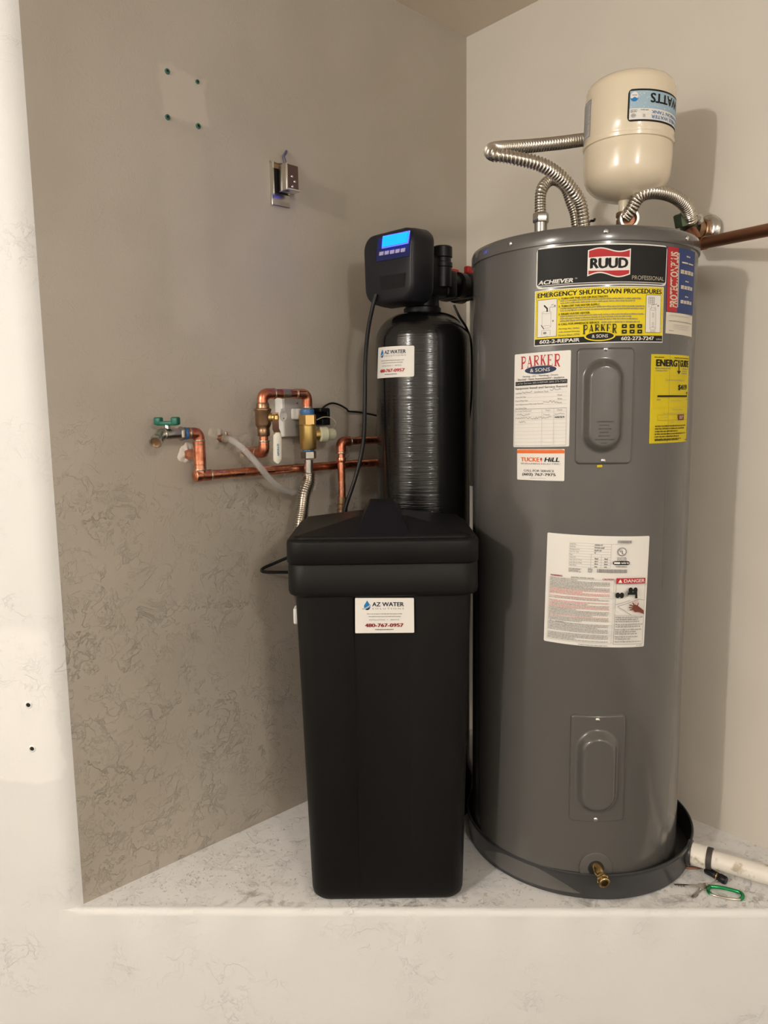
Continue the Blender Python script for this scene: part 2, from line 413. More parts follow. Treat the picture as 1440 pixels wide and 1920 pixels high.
        for i, ch in enumerate('PARKER'):
            ox = i*wl*1.15
            for (ax_, ay), (bx, by), t in G[ch]:
                d = hypot(bx-ax_, by-ay) or 1; nx, ny = -(by-ay)/d*t/2, (bx-ax_)/d*t/2; q = []
                for x, y in ((ax_+nx, ay+ny), (bx+nx, by+ny), (bx-nx, by-ny), (ax_-nx, ay-ny)):
                    X = ox+x*wl*.98; y = max(0, min(1, y)); Y = y*(1-arch*(1-abs(2*X-1)))
                    q.append(s.P(x0+(x1-x0)*X, y0+(y1-y0)*Y, s.ly))
                s.pr.add(q, [(0, 1, 2, 3)], mt)
        s.up()
    def greek(s, x0, y0, x1, rows, pitch, th, mt, seed=1, ragged=.25, cen=False):
        """lines of print too small to read: words as short bars of uneven letters"""
        R = random.Random(seed)
        for r in range(rows):
            y = y0+r*pitch; e = x1-(x1-x0)*R.random()*ragged*(r % 3 > 0); xa = x0+(x1-e)/2 if cen else x0; e2 = xa+(e-x0); x = xa; cw = th*s.h/s.w*.62
            while x < e2:
                k = R.randint(2, 8)
                for q in range(k):
                    if x > e2: break
                    a = y-(th*.35 if R.random() < .25 else 0); b = y+th*(1 if R.random() < .8 else 1.3)
                    s.strip(x, x+cw*.72, lambda _: a, lambda _: b, mt, 1); x += cw
                x += cw*.8
        s.up()
    def build(s, parent, label=None, name='label'):
        o = s.sheet.build(name, parent, smooth=True, angle=30)
        if label: o['label'] = label
        if s.pr.f:
            q = s.pr.build('print', o, smooth=False, recalc=False); q.matrix_parent_inverse = Matrix.Identity(4)
            q.matrix_parent_inverse = Matrix.Translation(-V(parent.location))if False else Matrix.Identity(4)
        return o

# ------------------------------------------------------------ setting
def grid(mb, f, us, vs_, mt):
    n, k = len(us), len(vs_); mb.add([f(u, v) for u in us for v in vs_], [(i*k+j, (i+1)*k+j, (i+1)*k+j+1, i*k+j+1) for i in range(n-1) for j in range(k-1)], mt)
def lin(a, b, n): return [a+(b-a)*i/n for i in range(n+1)]
FY = lambda X: 1.530+SL*X            # front face of the wall and ledge
CY = lambda X: 1.5424+SL*X           # crease where the ledge top starts
ROOM_Z = -0.55
tI = 1.3687; tS = tI-.028
Lc = C0+uL*tI
dF = V((1, SL, 0)).normalized()
A_ = Lc-dF*.028; B_ = C0+uL*tS
arcL = [A_*(1-t)**2+Lc*2*t*(1-t)+B_*t*t for t in [i/8 for i in range(9)]]
# right front corner
tR = (2.4957-(1.530+SL*(.2763+1.2*cos(AR))))/sin(AR)
for _ in range(5): tR = (2.4957-FY(.2763+tR*cos(AR)))/sin(AR)
Rc = C0+uR*tR; arcR = [(C0+uR*(tR-.028))*(1-t)**2+Rc*2*t*(1-t)+(Rc+dF*.028)*t*t for t in [i/8 for i in range(9)]]

def mkwall(name, pts, z0, z1, mt, thick=None):
    mb = MB(); zs = lin(z0, z1, 12)
    mb.add([V((p.x, p.y, z)) for p in pts for z in zs], [(i*13+j, (i+1)*13+j, (i+1)*13+j+1, i*13+j+1) for i in range(len(pts)-1) for j in range(12)], mt)
    return structure(mb.build(name, smooth=True, recalc=False))
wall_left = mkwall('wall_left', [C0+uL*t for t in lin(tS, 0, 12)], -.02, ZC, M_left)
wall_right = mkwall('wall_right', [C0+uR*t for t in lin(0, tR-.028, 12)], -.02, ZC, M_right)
# front wall: left pier with its rounded corner, the upstand under the ledge with its rounded nose, right pier
fm = MB()
xl = V((-2.95, FY(-2.95), 0))
pts = [xl.lerp(A_, t) for t in lin(0, 1, 14)]+arcL[1:]
zs = lin(ROOM_Z, ZC, 24)
def col(pts, zs):
    k = len(zs); fm.add([V((p.x, p.y, z)) for p in pts for z in zs], [(i*k+j, (i+1)*k+j, (i+1)*k+j+1, i*k+j+1) for i in range(len(pts)-1) for j in range(k-1)], M_front)
col(pts, lin(0, ZC, 18)); col([xl.lerp(A_, t) for t in lin(0, 1, 14)], lin(ROOM_Z, 0, 6))
xr = V((2.6, FY(2.6), 0)); col(arcR+[(arcR[-1]).lerp(xr, t) for t in lin(0, 1, 6)][1:], lin(0, ZC, 18))
col([arcR[-1].lerp(xr, t) for t in lin(0, 1, 6)], lin(ROOM_Z, 0, 6))
rnd = random.Random(4)
xs = lin(A_.x, arcR[-1].x, 90); prof = []
for k in range(9):
    a = k/8*pi/2; prof.append((sin(a), cos(a)))
vs = []
for i, x in enumerate(xs):
    j = .0012*sin(i*.9)+.0010*sin(i*2.3+1)
    u = max(0, min(1, (x-A_.x-.018)/.03)); u = u*u*(3-2*u); zn_ = -.016*u; cy_ = FY(x)+(CY(x)-FY(x))*u
    row = [V((x, FY(x), ROOM_Z+(zn_-ROOM_Z)*q)) for q in lin(0, 1, 5)]
    for s_, c_ in prof[1:]: row.append(V((x, cy_+j*.5*u-(cy_-FY(x))*c_, zn_-zn_*s_)))
    row.append(V((x, CY(x)+.012, 0))); vs.append(row)
k = len(vs[0]); fm.add([p for r in vs for p in r], [(i*k+j, (i+1)*k+j, (i+1)*k+j+1, i*k+j+1) for i in range(len(vs)-1) for j in range(k-1)], M_front)
wall_front = structure(fm.build('wall_front', smooth=True, recalc=False))
# ledge: the raised floor of the alcove
fl = MB(); Q = [(A_.x, CY(A_.x)), (arcR[-1].x, CY(arcR[-1].x)), (C0.x+uR.x*(tR+.0), C0.y+uR.y*tR), (C0.x, C0.y), (Lc.x, Lc.y)]
R1 = C0+uR*(tR-.028+.001); L1 = C0+uL*(tS+.001)
fl.add([(L1.x, CY(L1.x)+.001, .0006), (R1.x, CY(R1.x)+.001, .0006), (R1.x, R1.y+.02, .0006), (C0.x+.02, C0.y+.02, .0006), (L1.x, L1.y+.02, .0006)], [(0, 1, 2, 3, 4)], M_ledge)
ledge = structure(fl.build('floor', smooth=False))
# room: floor, ceiling and the walls behind the camera
rm = MB(); rm.add([(-2.95, -3.4, ZC), (2.6, -3.4, ZC), (2.6, 2.6, ZC), (-2.95, 2.6, ZC)], [(0, 1, 2, 3)], M_ceil); structure(rm.build('ceiling', smooth=False))
M_rfloor = mat('garage_floor', (.10, .095, .09), .5); M_rwall = mat('garage_wall', (.84, .81, .76), .7)
rm = MB(); rm.add([(-2.95, -3.4, ROOM_Z), (2.6, -3.4, ROOM_Z), (2.6, 1.7, ROOM_Z), (-2.95, 1.7, ROOM_Z)], [(0, 1, 2, 3)], M_rfloor); structure(rm.build('floor', smooth=False))
for nm, a, b in (('wall_back', (-2.95, -3.4), (2.6, -3.4)), ('wall_room_left', (-2.95, -3.4), (-2.95, 1.62)), ('wall_room_right', (2.6, -3.4), (2.6, 1.5))):
    rm = MB(); rm.add([(*a, ROOM_Z), (*b, ROOM_Z), (*b, ZC), (*a, ZC)], [(0, 1, 2, 3)], M_rwall); structure(rm.build(nm, smooth=False))

def blob(mb, c, n, r, h, mt, seed, seg=20, rings=5, sx=1.0, hole=0.0):
    R = random.Random(seed); n = V(n).normalized(); up = V((0, 0, 1)); a_ = up.cross(n).normalized(); b_ = n.cross(a_)
    ph = [R.uniform(0, 6.3) for _ in range(4)]; vs = []; fs = []
    for i in range(rings+1):
        t = i/rings; rr = hole+(r-hole)*t; hh = h*(1-t**2)
        for j in range(seg):
            a = 2*pi*j/seg; w_ = 1+.16*sin(2*a+ph[0])+.12*sin(3*a+ph[1])+.07*sin(7*a+ph[2]); q = hh*(1+.5*sin(5*a+ph[3])+R.uniform(-.35, .35)) if t < 1 else -.002
            k_ = rr*(1+(w_-1)*t); vs.append(V(c)+a_*(cos(a)*k_*sx)+b_*(sin(a)*k_)+n*q)
    for i in range(rings):
        for j in range(seg): fs.append((i*seg+j, i*seg+(j+1) % seg, (i+1)*seg+(j+1) % seg, (i+1)*seg+j))
    if hole == 0: fs.append(tuple(range(seg)))
    mb.add(vs, fs, mt)
def wallpiece(name, f, parent):
    mb = MB(); f(mb); o = mb.build(name, parent, angle=60); o.matrix_parent_inverse = Matrix.Identity(4); return o
for i, (x, y) in enumerate(((53, 1322), (60, 1404))):
    p = atY(x, y, FY(-.74)); p.y = FY(p.x)
    def f(mb):
        mb.lathe([(-.001, .0095), (.0016, .0075), (.0016, .005), (-.0005, .0045)], p, (0, -1, 0), M_front, 16, False)
        mb.lathe([(.0001, .0048), (.0004, .004)], p, (0, -1, 0), M_dark, 12)
    o = wallpiece('screw_hole', f, wall_front)
# torn drywall and filler lumps round the pipes
for i, (x, y, r, h, sd, mt, sx) in enumerate([(352, 850, .030, .006, 3, M_lump, .8), (459, 847, .026, .005, 5, M_left, 1), (412, 822, .034, .003, 7, M_left, 1), (448, 834, .034, .0018, 8, M_left, 1.3)]):
    wallpiece('plaster_patch', lambda mb: blob(mb, W(x, y), nL, r, h, mt, sd, 28, 6, sx), wall_left)

# ------------------------------------------------------------ water heater
HC = V((.468, 1.805, 0)); HR = .2507
def zfront(px, py): return atY(px, py, HC.y-HR).z
ZT = zfront(1100, 420); ZS = zfront(1100, 447)
heater = thing('water_heater', (HC.x, HC.y, 0), 'tall grey electric water heater covered in service stickers', 'water heater')
mb = MB(); z0 = .012
mb.lathe([(z0, HR-.006), (z0+.004, HR), (.30, HR), (.70, HR), (1.1, HR), (ZS, HR)], HC, (0, 0, 1), M_heat, 256); mb.build('tank_body', heater)
mb = MB()
mb.lathe([(ZS-.004, HR), (ZS-.004, HR+.0035), (ZS, HR+.004), (ZT-.012, HR+.004), (ZT-.004, HR+.001), (ZT-.0005, HR-.006), (ZT, HR-.02), (ZT-.002, .02)], HC, (0, 0, 1), M_heat, 256)
mb.build('top_cap', heater, angle=50)
for x, y in ((958, 457), (1136, 434), (1288, 447)):
    s_ = Cyl(HC, HR+.004); a, b = s_.inv(x, y); p = s_.pt(a, b, 0); d = (p-V((HC.x, HC.y, b))).normalized()
    mb = MB(); mb.lathe([(-.001, .0052), (.002, .0048), (.0035, .003), (.0038, 0.0005)], p, d, M_chrome, 12); mb.build('screw', heater)
HS = Cyl(HC, HR)
def panel(cor, ov, iv, screws, label):
    """access cover: curved plate with a raised capsule; ov / iv = outer and inner outline of the raised part in photo px"""
    cs = [HS.inv(*c) for c in cor]; a0 = (cs[0][0]+cs[3][0])/2; a1 = (cs[1][0]+cs[2][0])/2; b1 = (cs[0][1]+cs[1][1])/2; b0 = (cs[2][1]+cs[3][1])/2
    ac, bc = (a0+a1)/2, (b0+b1)/2; hw, hh = (a1-a0)/2, (b1-b0)/2; rc = .012
    O = [HS.inv(ov[0], (ov[1]+ov[3])/2), HS.inv(ov[2], (ov[1]+ov[3])/2), HS.inv((ov[0]+ov[2])/2, ov[1]), HS.inv((ov[0]+ov[2])/2, ov[3])]
    oc = (O[0][0]+O[1][0])/2; orr = (O[1][0]-O[0][0])/2; ot, ob = O[2][1]-orr, O[3][1]+orr
    H = .017; sl = orr*.42
    def sm(t): t = max(0, min(1, t)); return t*t*(3-2*t)
    def h(a, b):
        qx, qy = abs(a-ac)-(hw-rc), abs(b-bc)-(hh-rc); sd = hypot(max(qx, 0), max(qy, 0))+min(max(qx, qy), 0)-rc
        hp = -.003+.008*sm(-sd/.005)
        dy = b-min(max(b, ob), ot); d = orr-hypot(a-oc, dy)
        return hp+H*sm(d/sl)
    us = lin(a0-.001, a1+.001, 64); vs_ = lin(b0-.001, b1+.001, 120); mb = MB()
    grid(mb, lambda a, b: HS.pt(a, b, h(a, b)), us, vs_, M_heat)
    o = mb.build('access_panel', heater, angle=60, recalc=False); o['label'] = label
    for x, y in screws:
        a, b = HS.inv(x, y); p = HS.pt(a, b, .004); d = HS.pt(a, b, 1)-HS.pt(a, b, 0); mb = MB()
        mb.lathe([(0, .0048), (.002, .0046), (.0034, .003), (.0036, .0005)], p, d, M_chrome, 12); q = mb.build('screw', o); q.matrix_parent_inverse = Matrix.Identity(4)
    return o, (oc, orr, ot, ob)
pu, cu_ = panel([(1079, 650.5), (1190, 650.5), (1186, 872), (1076, 872)], (1091, 672, 1167, 850), None, [(1135, 655), (1130, 863)], 'upper element cover with embossed capsule')
pl_, _ = panel([(1065.6, 1335), (1172.5, 1336), (1170, 1539), (1066, 1538)], (1078, 1366, 1157, 1523), None, [(1119.7, 1348), (1115.7, 1534)], 'lower element cover with embossed capsule')
# embossed rows (illegible) on the upper cover
mb = MB(); R = random.Random(2)
for r in range(7):
    wv = [.030, .018, .022, .016, .020, .034, .012][r]
    x = -wv/2
    while x < wv/2:
        k = R.uniform(.0012, .0022); b = cu_[2]-.108-r*.0072+.02; q = .0185+.0048
        mb.add([HS.pt(cu_[0]+x, b, q-.001+.0003), HS.pt(cu_[0]+x+k, b, q-.001+.0003), HS.pt(cu_[0]+x+k, b+.0028, q-.0004+.0003), HS.pt(cu_[0]+x, b+.0028, q-.0004+.0003)], [(0, 1, 2, 3)], M_heat); x += k+.0012
o = mb.build('embossed_lettering', pu, smooth=False); o.matrix_parent_inverse = Matrix.Identity(4)
mb = MB(); a, b = HS.inv(1124, 874); mb.box(HS.pt(a, b, .002), (1, 0, 0), (0, 1, 0), (0, 0, 1), (.011, .004, .006), P['dyellow'], .0015); mb.build('wire_tab', heater)['label'] = 'yellow wire end poking out'
# vertical seam of the jacket
mb = MB(); a, _b = HS.inv(1247, 900); mb.add([HS.pt(a+.0, z, .0001) for z in (zfront(0, 1130), ZS-.004)]+[HS.pt(a+.0022, z, .0008) for z in (zfront(0, 1130), ZS-.004)]+[HS.pt(a+.004, z, .0001) for z in (zfront(0, 1130), ZS-.004)], [(0, 2, 3, 1), (2, 4, 5, 3)], M_heat); mb.build('jacket_seam', heater, recalc=False)
# drain valve
a, b = HS.inv(1117, 1627); dv = HS.pt(a, b, 0); nrm = (HS.pt(a, b, 1)-dv).normalized()
mb = MB(); mb.lathe([(-.001, .037), (.0012, .0365), (.0022, .034), (.0022, .0005)], dv, nrm, M_heat, 48); mb.build('drain_escutcheon', heater)
mb = MB(); mb.lathe([(.0022, .0178), (.0032, .0175), (.0034, .0005)], dv, nrm, M_dark, 32); mb.build('drain_opening', heater)
dd = (nrm+V((.14, 0, -.16))).normalized(); d0 = dv+nrm*.002+V((0, 0, .004))
mb = MB(); mb.lathe([(-.01, .0105), (.022, .0105), (.025, .0088), (.030, .0088), (.032, .0110), (.038, .0110)], d0, dd, M_brass2, 24)
e = d0+dd*.036
hexnut(mb, e, dd, .0132, .010, M_brass2); mb.lathe([(.004, .0115), (.013, .0122), (.014, .0112), (.014, .0076), (.004, .0072)], e, dd, M_brass2, 28, False)
mb.lathe([(.006, .0082), (.0065, .0005)], e, dd, M_dark, 20); mb.build('drain_valve', heater)['label'] = 'brass drain valve'

# ---- stickers on the heater
B, Wt, Rd = P['black'], P['white'], P['red']
L = Label(HS, [(1007, 466.5), (1251, 461.7), (1248, 537), (1005.5, 542.7)], P['white'], rad=.03)
L.strip(.008, .992, lambda x: .03, lambda x: .97-.10*max(0, 1-min(x, 1-x)/.05)**2, P['black']); L.up()
wv = lambda x: -.045*sin((x-.39)/.28*2*pi)
L.strip(.375, .685, lambda x: .135+wv(x), lambda x: .765+wv(x)*1.2, Wt, 40); L.up()
L.strip(.383, .677, lambda x: .165+wv(x), lambda x: .33-.02*sin((x-.38)/.3*pi), Rd, 40)
L.strip(.383, .677, lambda x: .64-.01, lambda x: .735+wv(x)*1.2, Rd, 40); L.up()
L.strip(.383, .677, lambda x: .60, lambda x: .645+.01*sin((x-.38)/.3*pi), Wt, 20); L.up()
L.text('RUUD', .392, .345, .668, .60, B, .045)
L.text('ACHIEVER', .015, .80, .285, .905, Wt, .03, slant=.03); L.text('TM', .289, .80, .305, .83, Wt)
L.text('PROFESSIONAL', .70, .775, .975, .875, P['tan'], .005)
L.strip(.02, .98, lambda x: .925, lambda x: .948, P['silver']); L.build(heater, 'black brand label with red flag logo')

L = Label(HS, [(1003.6, 546.7), (1244, 538.7), (1241.6, 642.6), (1001.7, 650)], P['white'], rad=.004, off=.0009)
L.rect(.006, .012, .994, .885, P['yellow']); L.rect(.006, .875, .994, .982, B)
for i in range(62):
    L.strip(.008+i*.0159, .015+i*.0159, lambda x: .022, lambda x: .034, P['grey'], 1)
for i in range(26):
    for xx in (.010, .984): L.strip(xx, xx+.006, lambda x: .05+i*.030, lambda x: .064+i*.030, P['grey'], 1)
L.up()
L.text('EMERGENCY SHUTDOWN PROCEDURES', .022, .045, .978, .130, B, .03)
for x0, x1, y0, y1 in ((.024, .175, .165, .845), (.835, .972, .145, .825)): L.rect(x0, y0, x1, y1, B); L.rect(x0+.003, y0+.008, x1-.003, y1-.008, P['white'])
# drawings of the two heaters
g = P['grey']
def cylpic(x0, x1, y0, y1):
    for x in (x0, x1): L.line(x, y0, x, y1, .0005, g)
    for yy in (y0, y1):
        for k in range(10):
            a0_, a1_ = 2*pi*k/10, 2*pi*(k+1)/10; cx, rx, ry = (x0+x1)/2, (x1-x0)/2, .025
            L.line(cx+rx*cos(a0_), yy+ry*sin(a0_), cx+rx*cos(a1_), yy+ry*sin(a1_), .0005, g)
cylpic(.062, .130, .40, .66); L.line(.075, .27, .10, .33, .003, B); L.line(.10, .32, .10, .39, .003, B); L.line(.12, .38, .12, .31, .0008, g); L.line(.12, .31, .165, .31, .001, g); L.ell(.158, .29, .008, .016, g)
L.line(.13, .28, .148, .26, .0014, g); L.line(.055, .62, .078, .70, .0014, B); L.ell(.146, .56, .006, .018, g); L.line(.06, .72, .125, .72, .0006, g); L.line(.06, .72, .06, .81, .0006, g); L.line(.125, .72, .125, .81, .0006, g); L.ell(.085, .77, .014, .022, g); L.text('GAS', .085, .825, .11, .85, g)
cylpic(.872, .925, .40, .75); L.line(.88, .40, .885, .33, .0006, g); L.line(.885, .33, .935, .31, .001, g); L.line(.915, .40, .92, .36, .0006, g); L.ell(.945, .34, .008, .016, g)
for k in range(5): L.line(.858, .19+k*.03, .91, .19+k*.03, .0008, g)
for k in range(4): L.line(.858+k*.017, .19, .858+k*.017, .31, .0008, g)
L.line(.862, .33, .862, .38, .0006, g); L.frame(.893, .47, .905, .55, .002, g); L.frame(.893, .64, .905, .72, .002, g); L.text('ELECTRIC', .875, .785, .92, .81, g); L.up()
for k, (t, yy, x1) in enumerate((('1. TURN OFF THE GAS OR ELECTRICITY.', .160, .545), ('2. TURN OFF THE WATER SUPPLY.', .295, .485), ('3. DRAIN WATER HEATER.', .435, .415), ('4. CALL FOR IMMEDIATE SERVICE.', .615, .485))):
    L.text(t, .187, yy, x1, yy+.035, B, .012)
L.greek(.200, .208, .79, 2, .042, .019, g, 3, .1); L.greek(.200, .344, .82, 2, .042, .019, g, 4, .5); L.greek(.200, .484, .82, 3, .042, .019, g, 5, .2); L.greek(.495, .622, .79, 1, .04, .019, g, 6)
for k, t in enumerate(('Serving the Valley', 'with Award Winning', 'Service Since 1974!')): L.text(t, .187, .700+k*.056, .345, .735+k*.056, g, .01, slant=.03)
L.parker(.365, .665, .61, .835, B, .28)
L.ell(.487, .875, .112, .090, P['yellow']); L.ell(.487, .875, .100, .070, B); L.text('& SONS', .43, .845, .545, .905, Wt, .015)
for r in range(2):
    for c in range(3):
        x, y = .645+c*.060, .675+r*.098; L.rect(x, y, x+.038, y+.068, B); L.rect(x+.012, y+.028, x+.026, y+.042, P['yellow'])
L.text('602-2-REPAIR', .048, .895, .345, .962, Wt, .03); L.text('602-273-7247', .64, .895, .905, .962, Wt, .03); L.greek(.925, .935, .975, 1, .04, .018, P['lgrey'], 7)
L.build(heater, 'yellow emergency shutdown sticker')

L = Label(HS, [(1251.5, 462), (1302.5, 473), (1298, 591), (1249, 584)], P['blue'], rad=.01)
L.strip(0.0, .30, lambda x: .004, lambda x: .996, P['red']); L.up()
L.text('PROTECTIONPLUS', .08, .07, .30, .93, P['tan'], .035, rot=90)
L.strip(.30, .33, lambda x: .08, lambda x: .92, P['lgrey']); L.up()
for y, x0, x1, hh_ in ((.10, .58, .74, .03), (.205, .42, .92, .028), (.33, .38, .93, .075), (.49, .56, .70, .025), (.57, .40, .90, .07), (.73, .56, .70, .025), (.80, .40, .88, .065)):
    k_ = 2 if hh_ > .05 else 1
    for q in range(k_*2): L.strip(x0+(x1-x0)*q/(k_*2), x0+(x1-x0)*(q+.88)/(k_*2), lambda x: y+.004*(q % 2), lambda x: y+hh_*.8, P['tan'])
    L.up()
    if hh_ > .05:
        for q in range(12): L.strip(x0+(x1-x0)*(q+.4)/12, x0+(x1-x0)*(q+.62)/12, lambda x: y+hh_*(.25 if q % 2 else .12), lambda x: y+hh_*(.7 if q % 3 else .45), P['blue'], 1)
        L.up()
L.build(heater, 'blue and red warranty sticker')
L = Label(HS, [(1249, 585), (1297, 593), (1296, 632), (1247.5, 625)], P['paper'], rad=.005, off=.0009)
L.greek(.08, .12, .78, 1, .1, .03, P['lgrey'], 2); L.greek(.08, .38, .95, 1, .1, .03, P['grey'], 3); L.greek(.2, .55, .85, 3, .09, .025, P['lgrey'], 4); L.greek(.08, .84, .22, 1, .1, .03, P['grey'], 3)
L.build(heater, 'small cream paper warranty slip')

L = Label(HS, [(965.6, 665), (1070.8, 656.3), (1067, 837), (963, 838.3)], P['white'], rad=.02)
L.parker(.13, .03, .83, .165, Rd, .26)
L.ell(.49, .183, .28, .043, P['navy']); L.text('& SONS', .31, .165, .66, .203, Wt, .008)
L.text('Heating - A/C - Plumbing - Drains', .17, .235, .80, .258, g, .01); L.text('Electrical - Home Automation/AV - Insulation', .08, .262, .90, .285, g, .01)
L.rect(.03, .295, .95, .338, B); L.text('Call for Service: 602-2-REPAIR (602-273-7247)', .045, .306, .94, .330, P['lgrey'], .0)
L.text('Equipment Install and Service Record', .03, .355, .95, .385, g, .012)
for k, (t, x1, ys) in enumerate((('Install Date', .16, .41), ('Smoke Alert Date', .24, .452), ('Drain & Flush Date', .28, .492), ('Tank Replacement/Warranty Expires', .56, .532), ('Next Service Date', .26, .572))):
    L.text(t, .035, ys, x1, ys+.018, g); L.rect(x1+.01, ys+.017, .95, ys+.0185, P['lgrey'])
    if 0 < k < 4: L.text('Note', .80, ys-.004, .87, ys+.012, g)
L.text('Installation Tech', .40, .405, .64, .422, g)
def scrawl(x0, y0, x1, a, seed, t=.0009, mt=P['pencil']):
    R = random.Random(seed); n = int((x1-x0)/.018); px_, py_ = x0, y0
    for i in range(n):
        nx_, ny_ = px_+(x1-x0)/n, y0+R.uniform(-a, a); L.line(px_, py_, nx_, ny_, t, mt); px_, py_ = nx_, ny_
    L.up()
scrawl(.17, .412, .36, .009, 1); scrawl(.67, .395, .85, .011, 2); scrawl(.56, .525, .80, .012, 3)
L.frame(.03, .592, .95, .985, .0035, g)
for k in range(1, 10): L.rect(.03, .592+k*.0393, .95, .5935+k*.0393, P['lgrey'])
for x in (.54, .74): L.rect(x, .592, x+.004, .985, P['lgrey'])
L.text('Service(s) Performed', .045, .604, .35, .622, g); L.text('Tech', .60, .604, .68, .620, g); L.text('Date', .80, .604, .88, .620, g)
scrawl(.07, .652, .33, .010, 4); scrawl(.57, .652, .68, .010, 5); scrawl(.76, .652, .92, .006, 6); scrawl(.05, .69, .70, .012, 7); L.greek(.76, .682, .91, 1, .02, .012, B, 5, 0); scrawl(.12, .728, .25, .008, 8)
L.build(heater, 'white service record sticker with red and navy heading')

L = Label(HS, [(970, 842), (1059, 842), (1058, 902), (970, 899)], P['white'], rad=.02)
L.strip(.0, 1, lambda x: .015 if .02 < x < .98 else .04, lambda x: .135, P['orange']); L.up()
L.text('TUCKE', .09, .26, .50, .40, P['orange'], .035); L.ell(.535, .32, .02, .05, P['red']); L.line(.535, .34, .535, .395, .002, P['orange'])
L.text('HiLL', .60, .26, .92, .40, B, .03, slant=.06); L.text('AIR', .09, .44, .17, .49, g); L.ell(.195, .465, .012, .02, P['orange']); L.text('PLUMBING', .22, .44, .52, .49, g); L.ell(.55, .465, .012, .02, P['orange']); L.text('ELECTRIC', .58, .44, .92, .49, g)
L.text('CALL FOR SERVICE', .16, .655, .80, .725, g, .01); L.text('(602) 767-7975', .13, .765, .83, .875, P['black'], .015); L.greek(.30, .925, .63, 1, .05, .015, P['lgrey'], 5)
L.build(heater, 'white sticker with orange band')

L = Label(HS, [(1221, 664), (1291.4, 667.5), (1285.6, 827.5), (1217, 831.8)], P['mustard'], rad=.005)
L.greek(.06, .03, .27, 1, .02, .008, B, 1); L.greek(.50, .03, .97, 1, .02, .008, B, 2)
L.text('ENERG', .09, .055, .585, .135, B, .045); L.text('GUIDE', .665, .055, .965, .135, B, .045); L.text('Y', .59, .055, .66, .135, B, .03); L.line(.635, .11, .635, .19, .003, B); L.poly([(.58, .18), (.69, .18), (.635, .22)], B)
L.greek(.08, .15, .40, 2, .028, .010, g, 3); L.greek(.73, .15, .95, 3, .028, .010, g, 4)
L.frame(.06, .235, 1.02, .235+.365, .004, P['dyellow']); L.text('Estimated Yearly Energy Cost', .30, .275, .82, .30, g); L.text('$419', .62, .335, .92, .405, B, .03); L.poly([(.90, .42), (.96, .42), (.93, .455)], B)
L.rect(.13, .457, .94, .478, B); L.greek(.12, .502, .20, 1, .02, .010, g, 5, 0); L.greek(.90, .502, .96, 1, .02, .010, g, 6, 0); L.text('Cost Range of Similar Models', .42, .515, .74, .530, g)
L.text('First Hour Rating', .48, .615, .76, .635, g); L.text('(How much hot water you get in the first hour of use)', .26, .655, .86, .672, g)
L.frame(.14, .678, .97, .742, .003, P['brown']); L.text('very small', .20, .70, .35, .715, g); L.text('low', .51, .70, .55, .715, g); L.rect(.64, .676, .83, .745, P['brown']); L.greek(.68, .695, .80, 2, .02, .010, P['paper'], 8); L.text('high', .88, .70, .93, .715, g)
L.text('gallons in first hour', .44, .757, .74, .770, g)
L.greek(.09, .80, .90, 6, .030, .012, B, 9, .35); L.greek(.09, .962, .66, 1, .03, .011, B, 10); L.greek(.90, .97, .97, 1, .03, .01, B, 11)
L.build(heater, 'yellow energy rating sticker')

L = Label(HS, [(1026.7, 998.3), (1217.5, 1004.7), (1206.7, 1211.7), (1019.7, 1200.8)], P['white'], rad=.012)
ml = P['lgrey']
for k in range(10):
    y = .07+k*.0235; L.rect(.21, y, .60, y+.0022, ml)
for x, ya in ((.60, .07), (.415, .165), (.51, .165)): L.rect(x, ya, x+.0025, .282, ml)
L.rect(.60, .07, .80, .0722, ml)
for k, t in enumerate(('Serial No.', 'Model No.', 'Manufactured On', 'Cap. U.S. Gals', 'Phase', 'Volts A.C.', 'Upper Element Watts', 'Lower Element Watts', 'Total Watts')):
    L.text(t, .215, .074+k*.0235, .215+.0062*len(t), .087+k*.0235, g)
for k, w_ in enumerate((.07, .09, .06, .015)): L.greek(.445, .076+k*.0235, .445+w_, 1, .02, .010, g, k+1, 0)
for k in range(4):
    for x in (.45, .54): L.greek(x, .198+k*.0235, x+.03, 1, .02, .010, g, k+6, 0)
def bars(x0, x1, y0, y1, seed):
    R = random.Random(seed); x = x0
    while x < x1: q = R.choice((.0025, .0035, .005)); L.strip(x, x+q, lambda _: y0, lambda _: y1, g, 1); x += q+R.choice((.002, .0035))
    L.up()
bars(.66, .80, .035, .06, 1); bars(.475, .76, .292, .325, 2)
L.ell(.705, .135, .045, .038, g); L.ell(.705, .135, .036, .030, P['white']); L.text('U', .680, .112, .705, .14, g, .04); L.text('L', .702, .128, .728, .158, g, .04); L.greek(.66, .185, .75, 3, .012, .006, g, 3, 0, True)
L.strip(.622, .785, lambda x: .217+.008*max(0, 1-min(x-.622, .785-x)/.015), lambda x: .252-.008*max(0, 1-min(x-.622, .785-x)/.015), B, 24); L.up(); L.rect(.632, .226, .69, .243, P['white']); L.greek(.70, .229, .775, 1, .02, .011, P['white'], 5, 0)
L.greek(.65, .263, .755, 1, .02, .008, g, 4, 0); L.greek(.215, .296, .33, 4, .0095, .005, g, 6, .3); L.greek(.39, .29, .43, 4, .010, .006, g, 6, 0)
